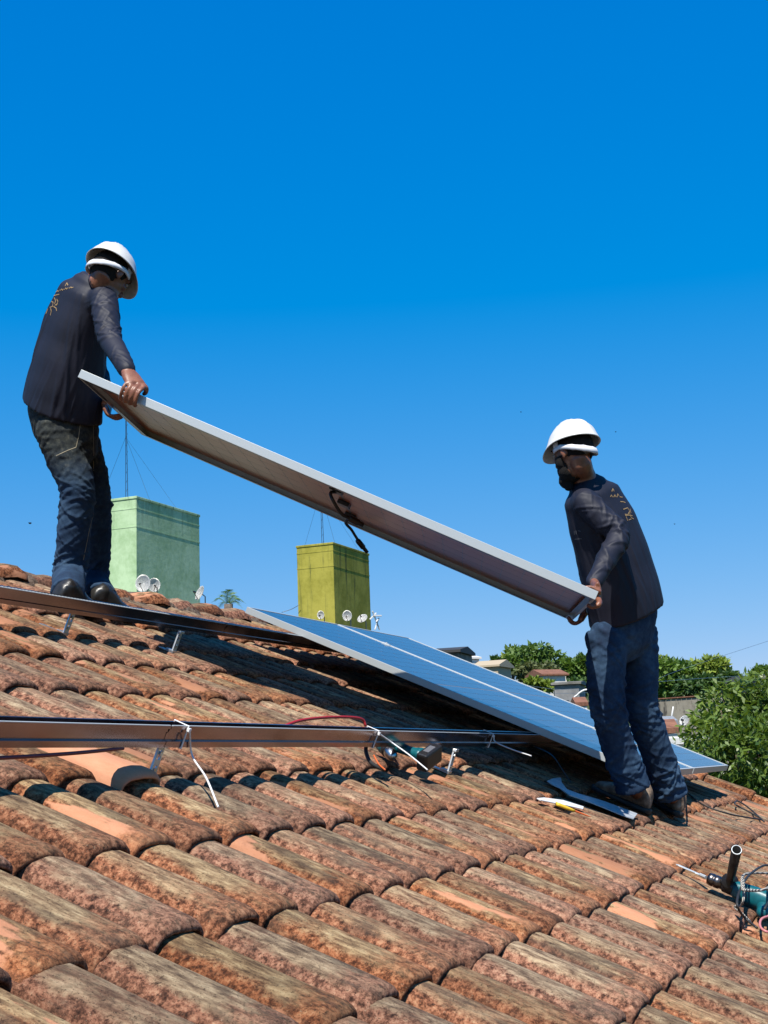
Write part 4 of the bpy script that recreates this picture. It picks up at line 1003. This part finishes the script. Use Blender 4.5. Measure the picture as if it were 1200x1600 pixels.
for lab, px, py, d, dia, fc in (('larger white satellite dish at the foot of the green tower, left of its twin', 225, 912, 49.0, .58, cd(-.25, .2, -.9)), ('smaller white satellite dish at the foot of the green tower, right of its twin', 240, 914, 49.6, .46, cd(.35, .1, -.9)),
    ('white satellite dish on a bent mast past the right corner of the green tower', 315, 928, 50, .52, cd(-.75, .45, -.5)),
    ('small round satellite dish before the left face of the olive tower', 502, 961, 58.8, .34, cd(-.4, .1, -.9)), ('rust stained satellite dish before the right face of the olive tower', 543, 962, 59, .42, cd(-.2, .1, -.9)),
    ('oval white satellite dish at the right corner of the olive tower', 567, 968, 59.5, .46, cd(-.3, .75, -.6))):
    c = at(px, py, d); dish(lab, px, py, d, dia, fc, Vector((c.x + .12, c.y + .05, (b1z if px < 400 else b2z) - .1)))
bm = B(); b0 = at(585, 985, 60)
for x0, y0, x1, y1 in ((582, 955, 593, 984), (586, 984, 591, 968), (578, 968, 588, 958), (584, 962, 596, 962), (588, 972, 592, 966)): tube(bm, [at(x0, y0, 60), at(x1, y1, 60.2)], .035, 5, 1)
setp(obj('aerial', bm, M_DISH), 'spiky white aerial bracket right of the olive tower', 'aerial')
wire('guy_cable', [at(468, 945, 60), at(455, 952, 60), at(440, 957, 60)], .012, M_DSTEEL, 'thin cable slanting from the olive tower to the left', 'cable')

# ================================================================== VEGETATION
def b_leaf(lo, hi):
    def f(q):
        oi = q.n('Attribute'); oi.attribute_name = 'tone'
        v = q.coord('Object'); n_ = q.noise(v, 1.7, 3)
        q.color(q.mix(q.math('ADD', q.math('MULTIPLY', oi.outputs['Fac'], .75), q.math('MULTIPLY', n_, .25)), lo, hi))
        q.p.inputs['Transmission Weight'].default_value = 0
        tr = q.n('BsdfTranslucent'); mx = q.n('MixShader'); mx.inputs[0].default_value = .22
        tr.inputs[0].default_value = (hi[0] * 1.3, hi[1] * 1.4, hi[2], 1)
        out = [n for n in q.nt.nodes if n.type == 'OUTPUT_MATERIAL'][0]
        q.l(q.p.outputs[0], mx.inputs[1]); q.l(tr.outputs[0], mx.inputs[2]); q.l(mx.outputs[0], out.inputs[0])
    return f
LEAF = {k: mat('foliage_' + k, rough=r_, spec=.5, build=b_leaf(a, b)) for k, a, b, r_ in (
    ('near', (.018, .055, .008), (.17, .235, .028), .46), ('dark', (.016, .045, .010), (.075, .14, .024), .6), ('mid', (.03, .075, .012), (.13, .21, .03), .6),
    ('lime', (.06, .11, .012), (.23, .29, .035), .6), ('olive', (.045, .06, .02), (.13, .15, .05), .65))}
M_BARK = mat('bark', rough=.9, build=b_noisecol(8, [(.3, (.05, .035, .025)), (.7, (.17, .13, .10))], .5, .03))
def leaves(blobs, n, size, rs, aspect=.42, hollow=.55, droop=.3, cluster=0):
    """leaf faces spread through ellipsoid blobs [(centre, radii)]"""
    vol = np.array([b[1][0] * b[1][1] * b[1][2] for b in blobs]) ** .7; vol /= vol.sum(); V = []; Fc = []; tone = []
    which = rs.choice(len(blobs), n, p=vol); base_tone = rs.rand(len(blobs)) * .5
    for i in range(n):
        c, r = blobs[which[i]]; d = rs.randn(3); d /= np.linalg.norm(d); rad = hollow + (1 - hollow) * rs.rand() ** .6
        rad *= 1 + .16 * noise.noise(Vector(d * 2.6) + Vector(c)) + .05 * rs.randn()
        p = np.array(c) + d * np.array(r) * rad
        reps = cluster or 1; tn = base_tone[which[i]] + rs.rand() * .5
        for _ in range(reps):
            a = rs.randn(3) + d * .9; a[2] -= droop; a /= np.linalg.norm(a); up_ = rs.randn(3) * .6 + np.array([0, 0, 1.]); s_ = np.cross(a, up_); s_ /= np.linalg.norm(s_) + 1e-9; nn_ = np.cross(s_, a)
            L = size * rs.uniform(.6, 1.25); w = L * aspect * .5; b0 = len(V)
            V += [p, p + a * L * .45 + s_ * w - nn_ * w * .25, p + a * L - nn_ * L * .12, p + a * L * .45 - s_ * w - nn_ * w * .25]
            Fc += [(b0, b0 + 1, b0 + 2), (b0, b0 + 2, b0 + 3)]; tone += [tn] * 4
    return V, Fc, tone
def foliage(parent, blobs, n, size, m, seed, **kw):
    rs = np.random.RandomState(seed); V, Fc, tone = leaves(blobs, n, size, rs, **kw)
    me = bpy.data.meshes.new('crown'); me.from_pydata([tuple(v) for v in V], [], Fc)
    a = me.attributes.new('tone', 'FLOAT', 'POINT'); a.data.foreach_set('value', np.clip(np.array(tone, dtype=np.float32), 0, 1))
    o = link('crown', me, m, parent); o['kind'] = 'stuff'; return o
def tree(label, px, py, d, w_px, h_px, m, seed, n=2600, leaf=.42, blobs_n=9, flat=.8, cat='tree', group='trees on the far slope', trunk_h=None, hollow=.5, aspect=.55):
    """crown centre (px, py) at distance d with size in photo units"""
    rs = np.random.RandomState(seed); c = at(px, py, d); k = d / F; W, H = w_px * k / 2, h_px * k / 2
    g = gz(c.x, c.y); t = thing('broadleaf_tree', label, cat, (c.x, c.y, g), group)
    blobs = []
    for i in range(blobs_n):
        a = rs.rand() * 6.283; r_ = rs.uniform(.15, .62); z = rs.uniform(-.45, .5); q = c + Vector((math.cos(a) * r_ * W, math.sin(a) * r_ * W, z * H)); s_ = rs.uniform(.34, .55) * (1 - .25 * abs(z))
        blobs.append((tuple(q), (W * s_, W * s_, H * s_ * 1.1)))
    foliage(t, blobs, n, leaf, m, seed, hollow=hollow, aspect=aspect)
    bm = B(); b0 = Vector((c.x, c.y, g - .3)); top = c - Vector((0, 0, H * .3)); tr = max(.12, W * .06)
    tube(bm, [b0, b0.lerp(top, .5) + Vector((rs.randn() * .1 * W, 0, 0)), top], [tr * 1.3, tr, tr * .6], 8, 3); tk = obj('trunk', bm, M_BARK, t, True)
    bm = B()
    for bl in blobs[:7]:
        q = Vector(bl[0]); s0 = b0.lerp(top, rs.uniform(.65, 1)); tube(bm, [s0, s0.lerp(q, .5) + Vector((0, 0, .1 * H)), q], [tr * .5, tr * .35, tr * .12], 6, 2)
    obj('branch', bm, M_BARK, tk, True); return t
# the hill-side trees
TT = [
 ('light round leafy tree topping the far right slope', 1108, 1050, 105, 92, 58, 'lime', 3200, .5),
 ('dark green tree just right of the right worker\'s thigh', 1050, 1062, 100, 95, 62, 'mid', 3200, .5),
 ('yellowish tree crown behind the right worker\'s hip', 1032, 1040, 125, 60, 36, 'lime', 1800, .5),
 ('dense dark tree left of the small right edge building', 1150, 1066, 98, 56, 44, 'dark', 2400, .45),
 ('dense dark tree in the middle of the right slope', 1088, 1072, 92, 70, 40, 'dark', 2600, .45),
 ('small pale green tree at the right edge of the skyline', 1194, 1056, 110, 42, 34, 'mid', 1500, .5),
 ('wide flat topped tree above the red roofs', 828, 1030, 112, 104, 46, 'mid', 3600, .45),
 ('tallest thin crowned tree at the left of the far group', 798, 1030, 116, 52, 46, 'lime', 1900, .45),
 ('pale feathery tree under the flat topped crown', 838, 1052, 104, 96, 40, 'olive', 3200, .42),
 ('dark tree left of the right worker\'s waist', 900, 1046, 110, 54, 46, 'mid', 2200, .5),
 ('yellow green shrub behind the top edge of the mounted panels', 842, 1070, 84, 56, 22, 'lime', 1800, .35),
 ('small dark tree under the red roofs', 905, 1074, 90, 44, 28, 'dark', 1500, .4),
 ('low dark bush beside the beige awning', 778, 1036, 112, 34, 20, 'dark', 1100, .4)]
for i, (lb, px, py, d, w, h, m, n, lf) in enumerate(TT): tree(lb, px, py, d, w, h, LEAF[m], 100 + i, n, lf)
# near tree at the right
c = at(1165, 1150, 20); tn = thing('leafy_tree', 'glossy leaved green tree rising close behind the right edge of the roof', 'tree', (c.x, c.y, -5.2))
bl = []; rs = np.random.RandomState(5)
for px, py, d, r_ in ((1112, 1142, 19.5, .40), (1125, 1105, 20, .34), (1150, 1180, 19, .62), (1190, 1120, 20, .50), (1175, 1080, 20.5, .30), (1210, 1090, 20, .45), (1106, 1120, 20.4, .24), (1205, 1190, 19.3, .70), (1100, 1190, 20, .52), (1150, 1130, 20.5, .42), (1140, 1230, 20, .65), (1225, 1150, 20.5, .65), (1092, 1228, 20, .5), (1250, 1220, 20, .8), (1128, 1078, 20.3, .15), (1180, 1270, 20.5, .8)):
    bl.append((tuple(at(px, py, d)), (r_ * 1.05, r_, r_ * .95)))
foliage(tn, bl, 5600, .125, LEAF['near'], 77, hollow=.45, aspect=.42, droop=.45, cluster=3)
bm = B(); b0 = Vector((c.x + .2, c.y, -5.3)); top = at(1160, 1200, 20); tube(bm, [b0, b0.lerp(top, .5), top], [.16, .13, .08], 10, 4); tk = obj('trunk', bm, M_BARK, tn, True)
bm = B()
for q, _ in bl: q = Vector(q); s0 = b0.lerp(top, .8); tube(bm, [s0, s0.lerp(q, .6) - Vector((0, 0, .1)), q], [.05, .03, .01], 6, 3)
obj('branch', bm, M_BARK, tk, True)
# palm
c = at(357, 944, 34); pm = thing('palm_tree', 'small palm crown showing above the ridge tiles left of the panels', 'palm', (c.x, c.y, -5.2))
bm = B(); tube(bm, [Vector((c.x, c.y, -5.3)), c], [.16, .11], 10, 3); obj('trunk', bm, M_BARK, pm, True)
rs = np.random.RandomState(8)
for k, (ex, ey, ez) in enumerate(((-.42, .10, .1), (-.10, .36, -.1), (.02, .40, 0), (.30, .10, .2), (.24, .22, -.2), (.36, -.02, -.2), (-.3, -.1, .3), (.12, .3, .3), (.42, .08, 0), (-.25, .22, .2))):
    tip = c + cd(ex, ey, ez); midp = c.lerp(tip, .55) + Vector((0, 0, .10)); V, Fc, tone = [], [], []
    pts = cr([c, midp, tip - Vector((0, 0, .05))], 9)
    for i in range(1, len(pts)):
        a = (pts[i] - pts[i - 1]).normalized(); sdv = a.cross(Vector((0, 0, 1))).normalized(); L = .20 * math.sin(math.pi * min(.95, i / len(pts) + .12))
        for sg in (-1, 1):
            q = pts[i]; e_ = q + sdv * sg * L * .7 + a * L * .5 - Vector((0, 0, L * .35)); b0 = len(V); V += [q, q + a * .02, e_]; Fc.append((b0, b0 + 1, b0 + 2)); tone += [.4 + .4 * rs.rand()] * 3
    me = bpy.data.meshes.new('frond'); me.from_pydata([tuple(v) for v in V], [], Fc); a_ = me.attributes.new('tone', 'FLOAT', 'POINT'); a_.data.foreach_set('value', np.array(tone, np.float32))
    link('frond', me, LEAF['mid'], pm)

# ================================================================== FAR HOUSES, WALLS, WIRES
M_ROOF2 = mat('far_roof_tiles', rough=.9, build=b_noisecol(3, [(.3, (.16, .06, .035)), (.7, (.42, .19, .11))], .4, .05, sc=(1, 6, 1)))
M_WHITEW = mat('white_wall', rough=.85, build=b_noisecol(2, [(.3, (.60, .58, .54)), (.7, (.76, .75, .72))], .1))
M_GREYW = mat('grey_wall', rough=.9, build=b_noisecol(1.5, [(.3, (.22, .22, .22)), (.7, (.40, .40, .40))], .2))
M_BEIGE = mat('beige_sheet', (.62, .50, .33), .7)
M_DARKR = mat('dark_sheet', (.03, .03, .03), .7)
M_CORR = mat('corrugated_sheet', rough=.6, build=b_noisecol(4, [(.3, (.25, .27, .29)), (.7, (.42, .44, .46))], .4, .02, sc=(8, 1, 1)))
def house_far(name, label, px, py, d, w, dep, wall_h, rise, mw, mr_, yaw=0, wins=2, cat='house'):
    """(px, py) = middle of the front eave"""
    e = at(px, py, d); ca, sa = math.cos(R(yaw)), math.sin(R(yaw)); rr_ = Vector((RT.x, RT.y, 0)).normalized(); fw_ = Vector((-rr_.y, rr_.x, 0))
    a = rr_ * ca + fw_ * sa; b = -rr_ * sa + fw_ * ca; Z = Vector((0, 0, 1)); h = thing(name, label, cat, e - Z * wall_h)
    low = min(e.z - wall_h, gz(e.x, e.y) - .2); wh = e.z - low
    bm = B(); box(bm, e + b * dep / 2 - Z * wh / 2, (a, b, Z), (w, dep, wh)); obj('wall', bm, mw, h)
    o_ = min(.3, w * .12); v = [e - a * (w / 2 + o_) - b * o_, e + a * (w / 2 + o_) - b * o_, e + a * (w / 2 + o_) + b * (dep + o_), e - a * (w / 2 + o_) + b * (dep + o_)]
    r0 = e - a * (w / 2 + o_) + b * dep / 2 + Z * rise; r1_ = e + a * (w / 2 + o_) + b * dep / 2 + Z * rise; dn = Z * -.12
    P8 = v + [r0, r1_] + [p + dn for p in v]
    pyobj('roof', [p + Z * .14 for p in P8], [(0, 1, 5, 4), (2, 3, 4, 5), (0, 4, 3), (1, 2, 5), (0, 6, 7, 1), (2, 8, 9, 3), (6, 9, 8, 7), (1, 7, 8, 2), (0, 3, 9, 6)], mr_, h)
    for k in range(wins):
        q = e + a * (w * ((k + 1) / (wins + 1) - .5)) - Z * min(1.4, wall_h * .55)
        bm = B(); box(bm, q - b * .02, (a, b, Z), (w * .14, .08, min(1.2, wall_h * .4))); wn_ = obj('window', bm, M_PANE, h)
        bm = B(); box(bm, q - b * .05 - Z * min(.65, wall_h * .22), (a, b, Z), (w * .17, .1, .08)); obj('sill', bm, M_WHITEW, wn_)
    return h
house_far('far_house', 'white walled house with a red tiled roof under the far trees', 866, 1056, 100, 1.8, 2.4, 2.0, .42, M_WHITEW, M_ROOF2, 20, 1)
house_far('far_house', 'small pinkish house with a red roof at the highest point of the far slope', 880, 1044, 116, 1.6, 2, 1.6, .35, M_WHITEW, M_ROOF2, -10, 0)
house_far('far_house', 'grey house with a dark window left of the right worker\'s thigh', 885, 1070, 78, 1.4, 3, 2.5, .12, M_GREYW, M_SLAB, -15, 1)
house_far('far_house', 'white house with a low roof half hidden by the top edge of the panels', 838, 1040, 128, 2.5, 3, 2, .4, M_WHITEW, M_ROOF2, 10, 2)
house_far('far_house', 'beige house with an orange sheet roof behind the panel edge', 760, 1043, 90, 1.6, 2.5, 1.5, .4, M_BEIGE, M_BEIGE, -25, 0)
house_far('far_house', 'white gabled shed left of the beige roof', 738, 1030, 92, 1.1, 3, 1.8, .35, M_WHITEW, M_WHITEW, 30, 0)
house_far('far_house', 'house with a black sheet roof poking above the panels', 696, 1021, 62, 1.2, 2.5, 2.2, .22, M_SLAB, M_DARKR, -18, 0)
house_far('far_house', 'orange tiled roof seen just left of the right worker\'s knees', 909, 1104, 45, .35, 1.2, 2.0, .2, M_WHITEW, M_ROOF2, 0, 0)
house_far('far_house', 'flat concrete building at the right edge above the boundary wall', 1200, 1061, 60, 1.7, 4, 4.0, .12, M_SLAB, M_SLAB, 0, 1)
house_far('far_house', 'grey sheet roofed shed right of the right worker\'s knees', 1042, 1134, 38, .5, 1.2, 2.5, .14, M_GREYW, M_CORR, 0, 0)
house_far('far_house', 'low orange tiled roof between the worker\'s legs and the near tree', 1047, 1147, 32, .35, .9, 2.6, .22, M_WHITEW, M_ROOF2, 0, 0)
house_far('far_house', 'low white walled annex behind the mounted panels at right', 1072, 1164, 27, .75, 1.6, 2.5, .03, M_WHITEW, M_WHITEW, 10, 0)
# boundary wall with tile coping
wl = thing('boundary_wall', 'stained concrete boundary wall with a thin red tile coping, behind the near tree', 'wall', at(1100, 1130, 48))
p0, p1 = at(1005, 1096, 50), at(1215, 1082, 46); a = (p1 - p0); L = a.length; a.normalize(); hz = Vector((0, 0, 1)); dpt = a.cross(hz).normalized()
b_wall = lambda q: (lambda v: (q.color(q.mix(q.math('MULTIPLY', q.mr(q.noise(q.coord('Object', (3, 3, .5)), 1.6, 5, .7), .55, .66), .85), q.ramp(q.noise(v, 1.3, 6, .6), [(.3, (.30, .265, .20)), (.7, (.50, .45, .36))]), (.05, .045, .04))), q.bump(q.noise(v, 6, 5), .3, .03)))(q.coord('Object'))
M_WALL = mat('stained_concrete', rough=.95, build=b_wall)
bm = B(); box(bm, (p0 + p1) / 2 - hz * 2.6, (a, dpt, a.cross(dpt)), (L, .2, 5.2)); obj('wall_face', bm, M_WALL, wl)
bm = B(); n = int(L / .22)
for k in range(n): box(bm, p0 + a * (.22 * k + .11) + hz * .05, (a, dpt, a.cross(dpt)), (.20, .30, .04), .008)
o = obj('coping_tiles', bm, M_ROOF2, wl); o['kind'] = 'stuff'
c = at(1070, 1127, 40); dish('white satellite dish before the concrete boundary wall', 1070, 1127, 40, .30, cd(-.6, .5, -.6), c - Vector((0, 0, 1.2)))
wire('thin_pole', [at(1047, 1135, 40), at(1052, 1104, 40)], .022, M_DISH, 'thin leaning white pole before the concrete boundary wall', 'pole', n=1)
lp = thing('street_lamp', 'curved street lamp arm left of the right worker\'s thigh', 'street lamp', at(897, 1130, 70))
bm = B(); tube(bm, [at(895, 1180, 70), at(896, 1100, 70), at(902, 1086, 70), at(914, 1078, 70), at(926, 1080, 70)], .05, 8, 6); obj('pole', bm, M_DISH, lp, True)
bm = B(); box(bm, at(926, 1081, 70), (RT, UPc, FW), (.5, .12, .25), .03); obj('lamp_head', bm, M_DISH, lp)
# power lines
for lb, pts in (('upper power line over the far trees at right', [at(930, 1078, 70), at(1000, 1072, 72), at(1062, 1047, 74), at(1230, 992, 78)]),
                ('upper power line above the far houses', [at(770, 1062, 70), at(860, 1076, 70), at(930, 1078, 70)]),
                ('lower power line above the far houses', [at(770, 1074, 70), at(860, 1083, 70), at(930, 1082, 70)]),
                ('lower power line crossing the trees at right', [at(1000, 1068, 72), at(1080, 1061, 74), at(1230, 1052, 80)])):
    bm = B(); tube(bm, pts, .009, 5, 6); setp(obj('power_line', bm, M_STEEL), lb, 'power line', 'power lines')
# birds
for lb, px, py, d in (('tiny bird low in the sky at the far left', 47, 818, 60), ('tiny bird high above the right worker\'s shoulder', 962, 675, 120), ('tiny bird right of the right worker\'s back', 1054, 819, 120), ('tiny bird left of the right worker\'s helmet', 814, 644, 120)):
    c = at(px, py, d); b_ = thing('bird', lb, 'bird', c, 'birds in the sky'); s_ = .065
    bm = B(); ell(bm, c, (RT, FW, UPc), (s_, s_ * .35, s_ * .35), 2); obj('body', bm, M_BLACK, b_, True)
    for sg in (-1, 1):
        bm = B(); v = [bm.verts.new(c + FW * sg * x + RT * y + UPc * z) for x, y, z in ((.03, .05, 0), (.16, .02, .05), (.14, -.05, .05), (.03, -.04, 0))] ; bm.faces.new(v); bmesh.ops.solidify(bm, geom=bm.faces[:], thickness=.008); obj('wing', bm, M_BLACK, b_)

# base colours are set for the bright exposure of this photograph
def tone(m, k):
    for n in m.node_tree.nodes:
        if n.type == 'VALTORGB':
            for e in n.color_ramp.elements: e.color = (*[c * k for c in e.color[:3]], 1)
        elif n.type == 'MIX':
            for i in (6, 7):
                if not n.inputs[i].is_linked: n.inputs[i].default_value = (*[c * k for c in n.inputs[i].default_value[:3]], 1)
        elif n.type == 'BSDF_PRINCIPLED': n.inputs['Base Color'].default_value = (*[c * k for c in n.inputs['Base Color'].default_value[:3]], 1)
        elif n.type == 'BSDF_TRANSLUCENT': n.inputs[0].default_value = (*[c * k for c in n.inputs[0].default_value[:3]], 1)
for ms, k in (((M_TILE,), .63), ((M_TILE_NEW,), .62), ((M_MORTAR, M_PLASTER, M_CREAM, M_SLAB, M_ROOF2, M_WALL, M_GREYW, M_CORR, M_BEIGE), .62), ((M_GREEN, M_LIME), .80), ((M_WHITEW, M_DISH, M_WHITEP, M_HELMET, M_BAND), .85),
              ((M_DENIM_A, M_DENIM_B), .72), ((M_SHIRT,), .72), ((M_SKIN,), 1.1), ((M_FRAME, M_FILM, M_BACKSHEET), .75), ((M_BOOT, M_LEATHER, M_TEAL, M_RED, M_DRED, M_YELLOW, M_PINK), .8), ((M_GROUND,), .8)):
    for m in ms: tone(m, k)
